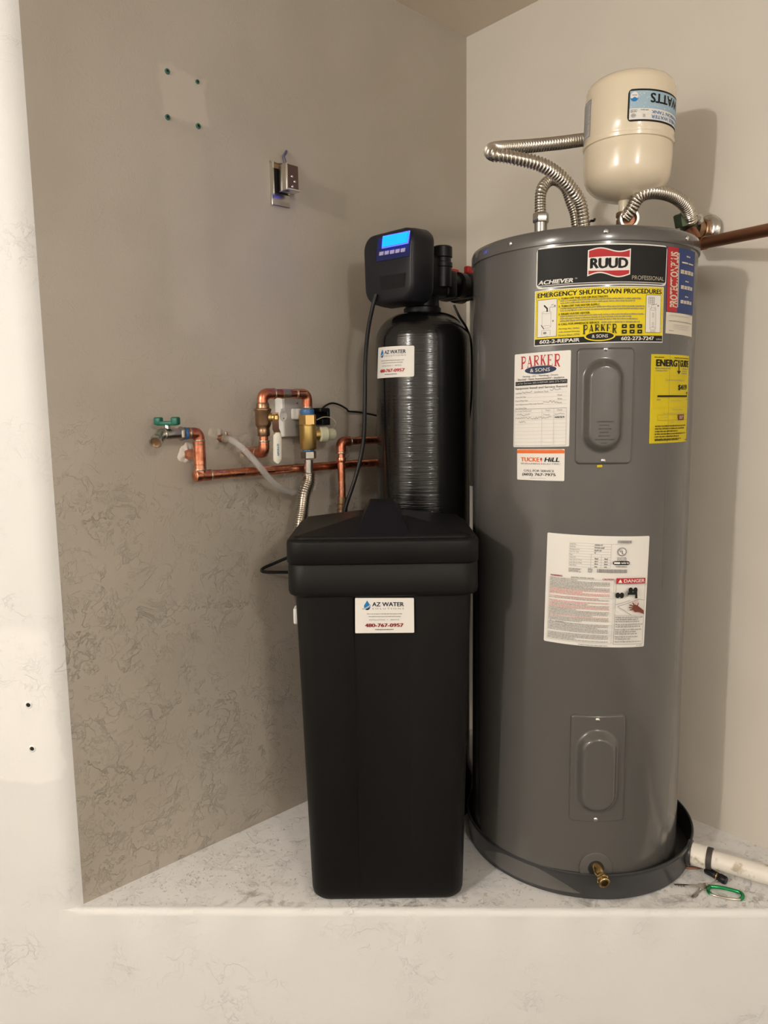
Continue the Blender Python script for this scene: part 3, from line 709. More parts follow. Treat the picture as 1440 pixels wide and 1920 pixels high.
# lower block: dense caution text
L.text('WARNING', .045, .368, .16, .383, Rd, .03); L.text('ELECTRIC WATER HEATER', .24, .372, .45, .386, g, .01); L.text('CAUTION', .53, .374, .635, .389, Rd, .03)
L.frame(.035, .39, .64, .965, .0025, ml)
red_rows = set(list(range(7, 11))+[12, 15, 16]+[18, 19]+[25])
for k in range(42):
    y = .398+k*.0133
    if k in (11, 14, 29, 36): continue
    mt = P['pink'] if k in red_rows or k in (8, 9) else g
    L.greek(.045, y, .60, 1, .02, .0062, mt, k+20, .0) if k % 4 else L.greek(.045, y, .30+.25*((k*7) % 5)/5, 1, .02, .0062, mt, k+20, .0)
for k in (12, 30, 37): L.rect(.20, .392+k*.0133, .64, .3935+k*.0133, g)
L.poly([(.05, .80), (.085, .80), (.0675, .775)], ml); L.text('WARNING:', .11, .783, .195, .797, g, .01)
L.greek(.33, .978, .60, 1, .02, .006, g, 77, 0)
L.rect(.655, .367, .955, .414, Rd); L.poly([(.675, .408), (.715, .408), (.695, .376)], P['white']); L.text('DANGER', .73, .376, .945, .406, P['white'], .02)
L.frame(.655, .414, .955, .965, .0035, g); L.rect(.655, .70, .955, .702, g)
# picture: taps, basin and a hand under the water
for cx, cy in ((.675, .52), (.715, .52), (.80, .475), (.85, .475)): L.ell(cx, cy, .022, .026, B)
L.rect(.675, .508, .72, .532, B); L.ell(.77, .505, .018, .026, g); L.rect(.77, .492, .87, .515, B); L.poly([(.85, .505), (.87, .505), (.875, .548), (.848, .548)], B); L.rect(.80, .470, .85, .482, B)
for q in ((.657, .605, .80, .565), (.68, .62, .83, .575), (.68, .62, .82, .70), (.83, .575, .89, .555), (.89, .555, .95, .568)): L.line(*q, .0009, g)
L.poly([(.835, .60), (.875, .61), (.95, .66), (.955, .695), (.90, .672), (.855, .672), (.825, .645)], P['brown'])
for q in ((.84, .62, .795, .605), (.835, .635, .79, .628), (.84, .648, .80, .652), (.85, .612, .825, .585), (.875, .625, .888, .59)): L.line(*q, .0022, P['brown'])
for q in range(5): L.line(.850+q*.008, .552, .848+q*.010, .60, .0005, P['pink'])
L.up()
L.greek(.665, .713, .94, 3, .019, .009, g, 31, .2); L.greek(.665, .778, .94, 2, .019, .009, g, 32, .1); L.greek(.665, .825, .93, 3, .019, .009, g, 33, .5); L.greek(.665, .89, .90, 2, .019, .009, g, 34, .5); L.greek(.665, .935, .93, 1, .019, .008, g, 35, .3); L.greek(.89, .972, .95, 1, .02, .007, g, 36, 0)
L.build(heater, 'large white rating and danger sticker')

# ------------------------------------------------------------ drain pan, pvc drain
PC = V((.487, 1.827, 0)); PR = .280
pan = thing('drain_pan', (PC.x, PC.y, 0), 'shallow charcoal plastic drain pan under the grey water heater', 'drain pan')
mb = MB(); mb.lathe([(.0012, .0005), (.0012, PR-.014), (.005, PR-.005), (.058, PR-.0005), (.064, PR+.002), (.068, PR+.0005), (.068, PR-.003), (.062, PR-.0045), (.010, PR-.0085), (.008, PR-.02), (.008, .0005)], PC, (0, 0, 1), M_pan, 192, False); mb.build('basin', pan, angle=50)
p1 = atZ(1291, 1598, .042); p2 = atZ(1445, 1642, .042); dp = (p2-p1).normalized()
d0 = V((p1.x-PC.x, p1.y-PC.y, 0)).normalized(); q0 = PC+d0*(PR-.002)+V((0, 0, .042))
mb = MB(); mb.lathe([(-.002, .030), (.006, .030), (.007, .024), (.010, .024)], q0, (p1-q0).normalized() if (p1-q0).length > .01 else dp, M_pan, 24); mb.build('drain_fitting', pan)
pvc = thing('drain_pipe', tuple(p1), 'off-white plastic drain pipe running from the pan along the ledge', 'pipe')
st = q0+dp*.006
mb = MB(); mb.tube([st+dp*.03, p1+dp*.5], .0212, M_pvc, 28); mb.build('pipe', pvc)
mb = MB(); mb.lathe([(0, .024), (.002, .0262), (.032, .0262), (.034, .0245)], st, dp, M_pvc, 28); mb.build('coupling', pvc)
mb = MB(); mb.lathe([(.035, .0225), (.036, .0248), (.046, .0248), (.047, .0225)], st, dp, mat('dark_rubber', (.05, .04, .035), .6), 28); mb.build('rubber_ring', pvc)

# ------------------------------------------------------------ bits on the ledge at the right
cb = thing('carabiner', tuple(atZ(1360, 1672, .004)), 'green carabiner lying on the ledge in front of the white pipe', 'carabiner')
pp = [(1331, 1662), (1352, 1664), (1384, 1672), (1393, 1679), (1388, 1686), (1368, 1685), (1340, 1679), (1328, 1671)]
pts = [atZ(x, y, .0055) for x, y in pp]; path = spline(pts+[pts[0]], 6)
mb = MB(); mb.tube(path[:24]+[path[24]], .0040, M_carab, 12); mb.build('carabiner_body', cb)
mb = MB(); mb.tube(path[24:40], .0026, M_steel, 10); mb.build('gate', cb)
mb = MB(); mb.tube(path[39:], .0040, M_carab, 12); mb.build('nose', cb)
kr = thing('key_ring', tuple(atZ(1315, 1660, .004)), 'small steel keys clipped to the green carabiner', 'keys')
def key(a, b, zz):
    a, b = atZ(*a, zz), atZ(*b, zz); d = (b-a).normalized(); s_ = V((-d.y, d.x, 0)); mb = MB()
    mb.lathe([(-.0012, .0095), (.0012, .0095)], a, (0, 0, 1), M_steel_d, 20); mb.box((a+b)/2+d*.004, d, s_, V((0, 0, 1)), ((b-a).length, .0065, .0018), M_steel_d, .0006)
    for k in range(3): mb.box(b-d*(.004+k*.006)+s_*.0035, d, s_, V((0, 0, 1)), (.0028, .0035, .0016), M_steel_d, .0)
    mb.build('key', kr)
key((1318, 1663), (1299, 1682), .004); key((1316, 1661), (1268, 1659), .0065)
mb = MB(); c = atZ(1324, 1662, .006); mb.tube([c+V((cos(a)*.009, sin(a)*.009, .002*sin(a))) for a in lin(0, 2*pi, 20)], .0011, M_steel, 8); mb.build('split_ring', kr)
fob = thing('flashlight', tuple(atZ(1340, 1645, .008)), 'small black metal torch lying between the white pipe and the green carabiner', 'flashlight')
a, b = atZ(1322, 1630, .0135), atZ(1362, 1652, .0095); d = (b-a).normalized(); l_ = (b-a).length
mb = MB(); mb.lathe([(0, .006), (.003, .0085), (l_*.6, .0085), (l_*.65, .0078), (l_*.7, .0095), (l_*.95, .0095), (l_, .008)], a, d, M_blk, 24); mb.build('barrel', fob)
mb = MB(); mb.lathe([(l_*.56, .0089), (l_*.60, .0089)], a, d, M_brass2, 24); mb.build('band', fob)
mb = MB(); e_ = atZ(1341, 1654, .003); mb.tube([a+d*l_*.75, e_, c], .0016, M_steel, 8); mb.build('clip_link', fob)
hk = thing('metal_hook', tuple(atZ(1300, 1626, .004)), 'thin rusty metal hook lying by the drain pan fitting', 'hook')
mb = MB(); mb.tube(spline([atZ(1275, 1622, .005), atZ(1290, 1627, .005), atZ(1312, 1627, .005), atZ(1320, 1624, .007), atZ(1322, 1618, .008)], 6), .0028, M_dcop, 10); mb.build('hook_wire', hk)

# ------------------------------------------------------------ plumbing above the heater
def flex(name, pts, r, label, pitch=.0078, amp=.0013, nuts=()):
    t_ = thing(name, tuple(pts[0]), label, 'hose'); mb = MB(); path = spline(pts, 14); corrugated(mb, path, r, amp, pitch, M_steel, 18); mb.build('corrugated_tube', t_, angle=70)
    for p, d, rr, w_ in nuts:
        mb = MB(); hexnut(mb, p, d, rr, w_, M_steel); mb.build('nut', t_)
    return t_
Yh = 1.80
b1 = atY(1014, 432, Yh); t1 = V((b1.x, b1.y, ZT-.01))
pts = [atY(1014, 405, Yh), atY(1013, 385, Yh), atY(1015, 358, Yh), atY(1026, 341, Yh+.01), atY(1042, 337, Yh+.02), atY(1060, 352, Yh+.03), atY(1071, 380, Yh+.03), atY(1080, 410, Yh+.03), atY(1086, 440, Yh+.03)]
pts[-1].z = ZT-.004
h1 = flex('flexible_connector', pts, .0128, 'short corrugated steel connector arching up from the left nut on the heater top', .006, .0008, [(atY(1014, 409, Yh), (0, 0, 1), .0185, .022)])
mb = MB(); mb.tube([V((t1.x, t1.y, ZT-.006)), atY(1014, 404, Yh)], .0145, M_steel_d, 20); mb.build('nipple', h1)
pts = [atY(1112, 262, 1.93), atY(1095, 262, 1.90), atY(1050, 268, 1.86), atY(990, 274, 1.82), atY(945, 277, 1.78), atY(922, 281, 1.74), atY(926, 289, 1.70), atY(960, 295, 1.69), atY(1010, 307, 1.70), atY(1045, 327, 1.72), atY(1073, 357, 1.74), atY(1090, 390, 1.76), atY(1100, 430, 1.78)]
pts[-1].z = ZT-.003
h2 = flex('flexible_connector', pts, .0138, 'long corrugated steel hose looping out to the left above the heater', .0078, .0015)
# expansion tank over the cold side
EB = atY(1172, 388, 1.80); ET = atY(1184, 133, 1.80); ax = (ET-EB).normalized(); EH = (ET-EB).length-.016; ER = .0975
xt = thing('expansion_tank', (EB.x, EB.y, ZT), 'cream steel expansion tank standing above the grey water heater', 'expansion tank')
mb = MB(); pr = []
for k in range(9): a = k/8*pi/2; pr.append((.012+.055*(1-cos(a)), .012+(ER-.0145)*sin(a)))
pr += [(EH*.30, ER-.0012), (EH*.36, ER-.0004), (EH*.42, ER-.0005), (EH*.45, ER-.0015), (EH*.455, ER+.0016), (EH*.48, ER+.0026), (EH*.485, ER-.0002), (EH*.50, ER-.0004), (EH*.51, ER+.0008), (EH*.62, ER+.0002), (EH-.044, ER)]
for k in range(1, 11): a = k/10*pi/2; pr.append((EH-.044+.044*sin(a)**.72, .004+(ER-.004)*cos(a)**.72))
mb.lathe(pr, EB, ax, M_cream, 96); mb.build('shell', xt, angle=50)
mb = MB(); mb.lathe([(EH-.003, .007), (EH+.004, .006), (EH+.005, .002)], EB, ax, M_dcop, 14); mb.build('air_valve_cap', xt)
mb = MB(); mb.lathe([(-.015, .014), (.003, .014), (.016, .018)], EB, ax, M_cream, 20); mb.build('connection_neck', xt)
# labels wrapped round the tilted shell
class TCyl:
    def __init__(s, o, ax_, R): s.o = V(o); s.z = ax_; s.x = (V((1, 0, 0))-ax_*ax_.x).normalized(); s.y = s.z.cross(s.x); s.R = R
    def inv(s, px, py):
        d = ray(px, py); o = CAM-s.o; dx, dy, dz = d.dot(s.x), d.dot(s.y), d.dot(s.z); ox, oy, oz = o.dot(s.x), o.dot(s.y), o.dot(s.z)
        a = dx*dx+dy*dy; b = 2*(ox*dx+oy*dy); c = ox*ox+oy*oy-s.R**2; t = (-b-sqrt(max(0, b*b-4*a*c)))/(2*a)
        return (atan2(ox+dx*t, -(oy+dy*t))*s.R, oz+dz*t)
    def pt(s, a, b, off): th = a/s.R; return s.o+s.x*(sin(th)*(s.R+off))-s.y*(cos(th)*(s.R+off))+s.z*b
TS = TCyl(EB, ax, ER)
a0, z1 = TS.inv(1178, 168); a0b, z0_ = TS.inv(1176, 229); am = (a0+a0b)/2; wl_ = .172
class Fix:  # label given by surface coordinates
    def __init__(s, surf, cs): s.surf = surf; s.cs = list(cs)
    def inv(s, i, _): return s.cs[i]
    def pt(s, a, b, off): return s.surf.pt(a, b, off)
L = Label(Fix(TS, [(am, z1), (am+wl_, z1), (am+wl_, z0_), (am, z0_)]), [(0, 0), (1, 0), (2, 0), (3, 0)], P['black'], rad=.05, off=.0008)
L.rect(.022, .06, .978, .60, P['skyblue']); L.rect(.022, .60, .978, .94, P['white'])
R = random.Random(9)
for k in range(140):
    x, y = R.uniform(.03, .95), R.uniform(.08, .57); L.strip(x, x+R.uniform(.006, .016), lambda _: y, lambda _: y+.014, P['lgrey'] if k % 2 else P['white'], 1)
L.up()
L.ell(.075, .22, .045, .13, P['white']); L.strip(.03, .12, lambda x: .27+.02*sin((x-.03)/.09*9), lambda x: .27+.12*sqrt(max(0, 1-((x-.075)/.046)**2)), P['water'], 12); L.up(); L.greek(.05, .18, .10, 1, .1, .03, P['grey'], 2, 0)
L.text('WATTS', .27, .12, .80, .42, B, .03, rot=180)
L.text('EXPANSION TANK', .29, .65, .90, .75, P['water'], .01, rot=180); L.text('POTABLE WATER', .29, .79, .90, .90, P['water'], .01, rot=180)
L.greek(.035, .64, .11, 2, .05, .025, g, 3, 0); L.greek(.155, .64, .25, 1, .05, .025, g, 4, 0); L.ell(.072, .82, .03, .07, P['lgrey']); L.text('NSF', .052, .79, .092, .85, g, rot=180); L.rect(.185, .78, .215, .88, P['lgrey'])
L.build(xt, 'upside-down blue and white maker label')
a0, z1 = TS.inv(1101, 193); _, z0_ = TS.inv(1100, 262)
a0 = TS.R*(-1.28)
L = Label(Fix(TS, [(a0-.05, z1), (a0, z1), (a0, z0_), (a0-.05, z0_)]), [(0, 0), (1, 0), (2, 0), (3, 0)], P['lgrey'], rad=.02, off=.0008)
L.frame(0.02, .02, .98, .98, .03, g); L.greek(.1, .1, .9, 14, .058, .02, g, 12, .3); L.build(xt, 'side label with fine print')
# cold-side tee and arching flex
tc = EB+V((0, 0, -.028))
te = thing('brass_tee', (tc.x, tc.y, ZT), 'dark brass tee on the heater top under the cream expansion tank', 'pipe fitting')
mb = MB(); mb.tube([V((tc.x, tc.y, ZT-.008)), EB-ax*.012], .0165, M_bronze, 24); ring(mb, EB-ax*.018, ax, .0195, .010, M_bronze); ring(mb, tc+V((0, 0, -.006)), (0, 0, 1), .0190, .012, M_bronze)
mb.build('tee_body', te); dT = V((-.05, -.95, -.12)).normalized()
mb = MB(); c_ = tc+V((.002, -.006, -.002)); mb.lathe([(0, .017), (.014, .017), (.016, .0215), (.028, .0215), (.028, .0165), (.018, .015)], c_, dT, M_steel_d, 28, False); mb.lathe([(.017, .0158), (.0175, .0005)], c_, dT, M_dcop, 20); mb.build('side_port', te)
pts = [atY(1172, 408, 1.775), atY(1184, 392, 1.765), atY(1196, 371, 1.76), atY(1215, 361, 1.76), atY(1240, 361, 1.77), atY(1265, 369, 1.79), atY(1284, 384, 1.81), atY(1293, 402, 1.83), atY(1296, 418, 1.84)]
flex('flexible_connector', pts, .0145, 'bright corrugated steel connector arching right from the tee under the cream tank', .0062, .0010)
# shut-off valve at the wall and the copper branch to the right
vv = thing('shutoff_valve', tuple(atY(1300, 425, 1.86)), 'old green-stained brass shut-off valve by the right wall', 'valve')
M_verd = mat('verdigris_brass', (.10, .13, .085), .5, .8)
mb = MB(); a = atY(1293, 408, 1.85); b = atY(1300, 440, 1.90); mb.tube([a+V((-.012, 0, 0)), b], [.020, .019], M_verd, 20); hexnut(mb, atY(1281, 412, 1.85), V((.3, .2, -1)), .0215, .03, M_verd)
mb.build('valve_body', vv)
w0 = WR(1333, 432, .0)
mb = MB(); mb.tube([w0, atY(1303, 428, 1.88)], .020, M_bronze, 20); hexnut(mb, w0.lerp(atY(1303, 428, 1.88), .45), w0-atY(1303, 428, 1.88), .026, .022, M_bronze); mb.build('valve_inlet', vv)
mb = MB(); hexnut(mb, atY(1310, 411, 1.86), V((.5, -.7, .2)), .013, .012, M_chrome); mb.tube([atY(1305, 420, 1.87), atY(1310, 408, 1.85)], .006, M_chrome, 12); mb.build('stem_nut', vv)
mb = MB(); dn = (w0-atY(1303, 428, 1.88)).normalized(); mb.lathe([(-.006, .036), (-.014, .034), (-.022, .024), (-.022, .018)][::-1], w0, dn, M_chrome, 32, False); mb.build('wall_escutcheon', vv)
cp = thing('copper_branch_pipe', tuple(WR(1440, 430, .03)), 'dull brown copper pipe running right from behind the heater top', 'pipe')
a = atY(1308, 458, 1.84); b = atY(1441, 431, 1.62); a2 = a+(a-b).normalized()*.02
mb = MB(); mb.tube([a, b+(b-a)*.6], .0136, M_dcop, 20); mb.build('pipe', cp)
mb = MB(); mb.lathe([(-.018, .0155), (.018, .0155)], a+(b-a).normalized()*.01, (b-a).normalized(), M_dcop, 20); mb.tube([a, a+V((-.01, .02, .035))], .0150, M_dcop, 18); mb.build('elbow', cp)
mb = MB(); p = atY(1113, 414, 1.80); mb.tube(spline([atY(1098, 425, 1.80), atY(1106, 415, 1.80), p, atY(1115, 411, 1.79)], 4), .0028, M_blk, 8); o = tag(mb.build('cable_end'), 'short black cable end sticking up from the heater top', 'cable')

# ------------------------------------------------------------ softener resin tank and control head
TC = V((.107, 2.0, 0)); TR = .1225
tk = thing('softener_tank', (TC.x, TC.y, 0), 'tall glossy black fibreglass resin tank with a digital control head on top', 'water softener')
zn = 1.345; zs = 1.272
pr = [(.0, TR+.006), (.02, TR+.010), (.10, TR+.010), (.13, TR+.001), (.14, TR)]
pr += [(z, TR) for z in lin(.2, zs, 10)]
for k in range(1, 13): a = k/12*pi/2*.86; pr.append((zs+(zn-zs)*sin(a)/sin(pi/2*.86), .038+(TR-.038)*cos(a)))
mb = MB(); mb.lathe(pr, TC, (0, 0, 1), M_tank, 128); mb.build('pressure_vessel', tk, angle=50)
mb = MB(); mb.lathe([(zn-.010, .046), (zn-.004, .0485), (zn+.012, .0485), (zn+.016, .044), (zn+.05, .042)], TC, (0, 0, 1), M_blk, 48); mb.build('collar', tk)
L = Label(Cyl(TC, TR), [(710, 652), (777, 648), (776.5, 706), (708, 710)], P['white'], rad=.03, off=.0009)
def az(L):
    L.ell(.205, .235, .055, .085, P['water']); L.poly([(.155, .20), (.255, .20), (.205, .07)], P['water']); L.strip(.155, .258, lambda x: .27+.03*sin((x-.155)/.1*pi), lambda x: .235+.105*sqrt(max(0, 1-((x-.205)/.056)**2)), P['black'], 12); L.up()
    L.strip(.12, .27, lambda x: .285-.09*(x-.12)/.15+.02*sin((x-.12)*30), lambda x: .325-.09*(x-.12)/.15+.02*sin((x-.12)*30), P['lgrey'], 12); L.up()
    L.text('AZ WATER', .29, .115, .83, .235, P['navy'], .02); L.text('S O L U T I O N S', .29, .275, .83, .32, P['grey'])
    L.greek(.20, .44, .79, 1, .08, .018, g, 1, 0); L.greek(.23, .515, .77, 1, .08, .018, g, 2, 0); L.text('INSTALLATIONS', .24, .60, .51, .635, g); L.ell(.545, .618, .006, .010, g); L.text('SERVICE', .60, .60, .745, .635, g)
    L.text('480-767-0957', .165, .72, .82, .825, Rd, .03); L.greek(.34, .885, .65, 1, .05, .018, B, 4, 0)
az(L); L.build(tk, 'white sticker with blue drop logo')
# head frame: faces the left front
hn = V((-.7071, -.7071, 0)); hr = V((.7071, -.7071, 0)); hz = V((0, 0, 1))
def Hh(r_, n_, z): return TC+hr*r_+hn*n_+hz*z
head = thing('control_head', tuple(Hh(0, .05, 1.36)), 'black softener control head with lit blue display and five grey buttons', 'control head')
def rr(w_, h_, r, n=8):
    out = []
    for cx, cy, a0 in ((w_/2-r, h_/2-r, 0), (-w_/2+r, h_/2-r, pi/2), (-w_/2+r, -h_/2+r, pi), (w_/2-r, -h_/2+r, 3*pi/2)):
        for k in range(n+1): a = a0+k/n*pi/2; out.append((cx+r*cos(a), cy+r*sin(a)))
    return out
zc = 1.447
def hsec(n_, w_, h_, r, dz=0): return [Hh(x*(1-.10*max(0, -(y)/h_*2)**2), n_, zc+dz+y) for x, y in rr(w_, h_, r)]
mb = MB(); mb.loft([hsec(.050, .170, .172, .03), hsec(.060, .178, .178, .034), hsec(.090, .176, .176, .034), hsec(.117, .173, .171, .035), hsec(.1245, .168, .165, .034), hsec(.1275, .162, .158, .033), hsec(.129, .156, .151, .031)], M_bezel); mb.build('cover', head, angle=35)
FP = Plane(Hh(0, .129, zc), hr, hz, hn)
def facebox(cor, off0, off1, mt, name, lab=None, shrink=0):
    cs = [FP.inv(*c) for c in cor]; mb = MB()
    a = [FP.pt(u, v, off0) for u, v in cs]; b = [FP.pt(u, v, off1) for u, v in cs]
    mb.add(a+b, [(4, 5, 6, 7), (0, 1, 5, 4), (1, 2, 6, 5), (2, 3, 7, 6), (3, 0, 4, 7), (3, 2, 1, 0)], mt); o = mb.build(name, head, smooth=False)
    if lab: o['label'] = lab
    return o
facebox([(709, 448), (771, 430), (768, 480), (706, 491)], -.001, .0015, mat('glow_tinted_panel', (.012, .018, .10), .35, spec=.3), 'display_panel')  # dark grey overlay; the screen's blue glow is tinted into its colour
facebox([(719, 443), (770.5, 432.5), (767, 457), (717, 467)], .0005, .0030, M_lcdframe, 'screen_frame')
facebox([(722, 444.5), (768.5, 435.5), (765, 454.5), (720, 463.5)], .002, .0075, M_lcd, 'lcd_screen', 'backlit blue display')
for k in range(5):
    x = 712.5+k*10.1; y = 473-k*1.65
    facebox([(x+.8, y), (x+8.5, y-1.4), (x+7.5, y+5.6), (x, y+7)], .0005, .0035, M_btn, 'button')
facebox([(712, 518), (761, 511), (758.5, 538), (714, 544)], -.0006, .0010, M_blk, 'recessed_badge')
facebox([(714, 520), (759.5, 513.5), (757, 536), (716, 542)], .0004, .0014, mat('matt_black', (.006, .006, .007), .6, spec=.25), 'badge_panel')
# valve body behind the cover
mb = MB(); mb.box(Hh(0, .0, 1.435), hr, hn, hz, (.11, .10, .10), M_blk, .012); mb.box(Hh(.0, -.055, 1.42), hr, hn, hz, (.12, .04, .07), M_blk, .01); mb.build('valve_body', head)
cpos = atY(829, 490, 1.985)
mb = MB(); mb.lathe([(-.06, .024), (-.012, .024), (-.010, .0265), (.0, .0265), (.002, .023), (.012, .023), (.014, .0262), (.038, .0262), (.041, .023)], (cpos.x, cpos.y, cpos.z-.005), (0, 0, 1), M_blk, 32); mb.build('injector_cap', head)
# bypass
bp = thing('bypass_valve', tuple(Hh(0, -.12, 1.42)), 'black bypass valve with two red handles behind the control head', 'valve')
back = -hn
for s_, k in ((.030, 0), (-.030, 1)):
    c0 = Hh(s_, -.07, 1.425)
    mb = MB(); mb.lathe([(0, .025), (.03, .025), (.032, .033), (.055, .033), (.057, .028), (.10, .028), (.102, .034), (.13, .034), (.132, .025), (.155, .025)], c0, back, M_blk, 28); mb.build('port', bp)
mb = MB(); mb.box(Hh(0, -.145, 1.425), hr, hn, hz, (.12, .040, .062), M_blk, .012); mb.build('bridge', bp)
for x, y, Yd in ((850, 512, 2.05), (880, 507, 2.13)):
    p = atY(x, y, Yd); mb = MB(); mb.box(p, hr, hn, hz, (.016, .03, .020), M_red, .003); mb.lathe([(-.045, .014), (-.01, .014)], p, (0, 0, 1), M_blk, 16); o = mb.build('handle', bp); o['label'] = 'red handle'
# supply risers from the bypass to the wall, glimpsed between the tanks
rs_ = thing('white_pipe', (.30, 2.16, 1.1), 'pale plastic pipe glimpsed in the gap between black tank and heater', 'pipe')
mb = MB(); e0 = Hh(-.030, -.225, 1.425); mb.tube(fillet([e0, e0+back*.03, e0+back*.03+V((0, 0, -.55))], .02), .0125, M_white, 16); mb.build('pipe', rs_)
# drain line and brine tube
bt = spline([atY(705, 552, 1.93), atY(699, 575, 1.93), atY(690, 620, 1.94), atY(685, 680, 1.95), atY(684, 760, 1.95), atY(681, 830, 1.95), atY(668, 890, 1.945), atY(650, 945, 1.94), atY(635, 1000, 1.94), atY(610, 1050, 1.95)], 8)
mb = MB(); mb.tube(bt, .0052, M_blk, 12); tag(mb.build('brine_tube'), 'black plastic tube hanging down beside the resin tank from the control head', 'tube')
mb = MB(); mb.tube(spline([atY(851, 572, 1.93), atY(862, 595, 1.93), atY(876, 618, 1.96), atY(884, 650, 2.05), atY(884, 740, 2.05), atY(878, 800, 2.1)], 8), .0030, M_blk, 10); tag(mb.build('sensor_cable'), 'thin black cable draped over the right shoulder of the resin tank', 'cable')

# ------------------------------------------------------------ brine tank
bt_ = thing('brine_tank', (-.004, 1.69, 0), 'black square plastic brine tank with a peaked lid and white sticker', 'brine tank')
cx0 = -.004
def bsec(hw, yf, yb, z, r, groove=0.0):
    yc, hy = (yf+yb)/2, (yb-yf)/2; out = []
    # front side gets extra points for its shallow centre panel
    pts = rr(2*hw, 2*hy, r, 7)
    for i, (x, y) in enumerate(pts):
        out.append(V((cx0+x, yc+y, z)))
        if i == 3*8-1:     # end of the rear-left... start of the front run
            for q in (-.0645, -.0625, -.0605, .0545, .0565, .0585):
                d = groove if -.0626 < q < .057 else 0
                if q in (-.0625, .0565): d = groove*.6
                out.append(V((cx0+q, yf+d, z)))
    return out
def lerp(a, b, t): return a+(b-a)*t
mb = MB(); secs = []
for z in (.0008, .004, .012, .022):
    t = z/.022; q = .018*(1-sqrt(max(0, 1-(1-t)**2)))
    secs.append(bsec(.1715-q, 1.560+q, 1.835-q, z, .034, 0))
for z in lin(.03, .715, 10):
    t = z/.72; secs.append(bsec(lerp(.1715, .187, t), lerp(1.560, 1.531, t), lerp(1.835, 1.850, t), z, .036, .0038 if z > .05 else 0))
mb.loft(secs, M_brine); mb.build('tank_body', bt_, angle=50)
mb = MB(); mb.loft([bsec(.187, 1.530, 1.851, .712, .036), bsec(.194, 1.525, 1.856, .7125, .037), bsec(.1985, 1.522, 1.859, .7165, .036), bsec(.2005, 1.5205, 1.860, .724, .036), bsec(.2005, 1.5200, 1.860, .779, .040), bsec(.1985, 1.522, 1.858, .7815, .038)], M_brine); mb.build('rim', bt_, angle=50)
mb = MB()
top = .836
secs = [bsec(.2000, 1.5205, 1.8595, .7825, .034), bsec(.2015, 1.519, 1.861, .7845, .035), bsec(.2015, 1.519, 1.861, .8245, .035), bsec(.2005, 1.520, 1.860, .8290, .034), bsec(.1970, 1.5235, 1.857, .8320, .031),
        bsec(.1900, 1.530, 1.851, .8335, .026), bsec(.1885, 1.5315, 1.8495, .8337, .025), bsec(.1870, 1.533, 1.848, .8385, .024), bsec(.184, 1.536, 1.845, .8400, .022)]
mb.loft(secs, M_brine, True)
mb.build('lid', bt_, angle=50)
# hipped top of the lid with the central knob
lt = MB(); zt = .8385; yc = 1.69; X = .178; Yf, Yb = 1.545, 1.838
def sq(hx, y0, y1, z): return [V((cx0-hx, y0, z)), V((cx0+hx, y0, z)), V((cx0+hx, y1, z)), V((cx0-hx, y1, z))]
def rsec(hx, y0, y1, z, r): return [V((cx0+x, (y0+y1)/2+y, z)) for x, y in rr(2*hx, (y1-y0), r, 3)]
lt.loft([sq(.184, 1.536, 1.845, .8392), sq(.052, 1.64, 1.74, .867)], M_brine)
lt.loft([sq(.058, 1.540, 1.842, .8395), sq(.0285, 1.652, 1.728, .8925), sq(.0265, 1.655, 1.725, .8945)], M_brine)
o = lt.build('lid_crown', bt_, angle=8)
FPl = Plane((0, 1.5335, .6), (1, 0, 0), V((0, -.0402, 1)).normalized(), V((0, -1, -.0402)).normalized())
L = Label(FPl, [(665.8, 1121), (776, 1121), (776.7, 1186), (666, 1187)], P['white'], rad=.015, off=.0012)
az(L); L.build(bt_, 'white sticker with blue drop logo')
mb = MB(); p = atY(546, 1144, 1.66); mb.box((cx0-.1935, 1.62, p.z), (1, 0, 0), (0, 1, 0), (0, 0, 1), (.010, .032, .036), M_white, .004); mb.build('overflow_fitting', bt_)['label'] = 'white overflow fitting'
mb = MB(); a = W(560, 1045, .05)
mb.tube(spline([W(570, 1030, .05), W(545, 1043, .03), W(515, 1056, .012), W(493, 1066, .008), W(494, 1072, .012), W(520, 1073, .03), W(560, 1073, .05)], 8), .0042, M_blk, 12); tag(mb.build('cord_loop'), 'black cord looping out behind the left side of the brine tank lid', 'cord')

# ------------------------------------------------------------ copper work on the left wall
CRd, FR = .0112, .0131
def cpipe(th, pts, r=CRd, name='pipe', mt=None, fr=None):
    mb = MB(); mb.tube(fillet(pts, fr or .028), r, mt or M_cop, 22); return mb.build(name, th, angle=60)
def elbow(th, a, b, c, leg=.030, mt=None):
    """elbow fitting centred at b between directions to a and c, with solder collars"""
    a, b, c = V(a), V(b), V(c); u = (a-b).normalized(); v = (c-b).normalized(); mb = MB()
    mb.tube(fillet([b+u*leg, b, b+v*leg], .022, 10), FR, mt or M_cop, 24)
    for d in (u, v): ring(mb, b+d*leg, d, FR+.0010, .004, M_solder)
    return mb.build('elbow', th, angle=60)
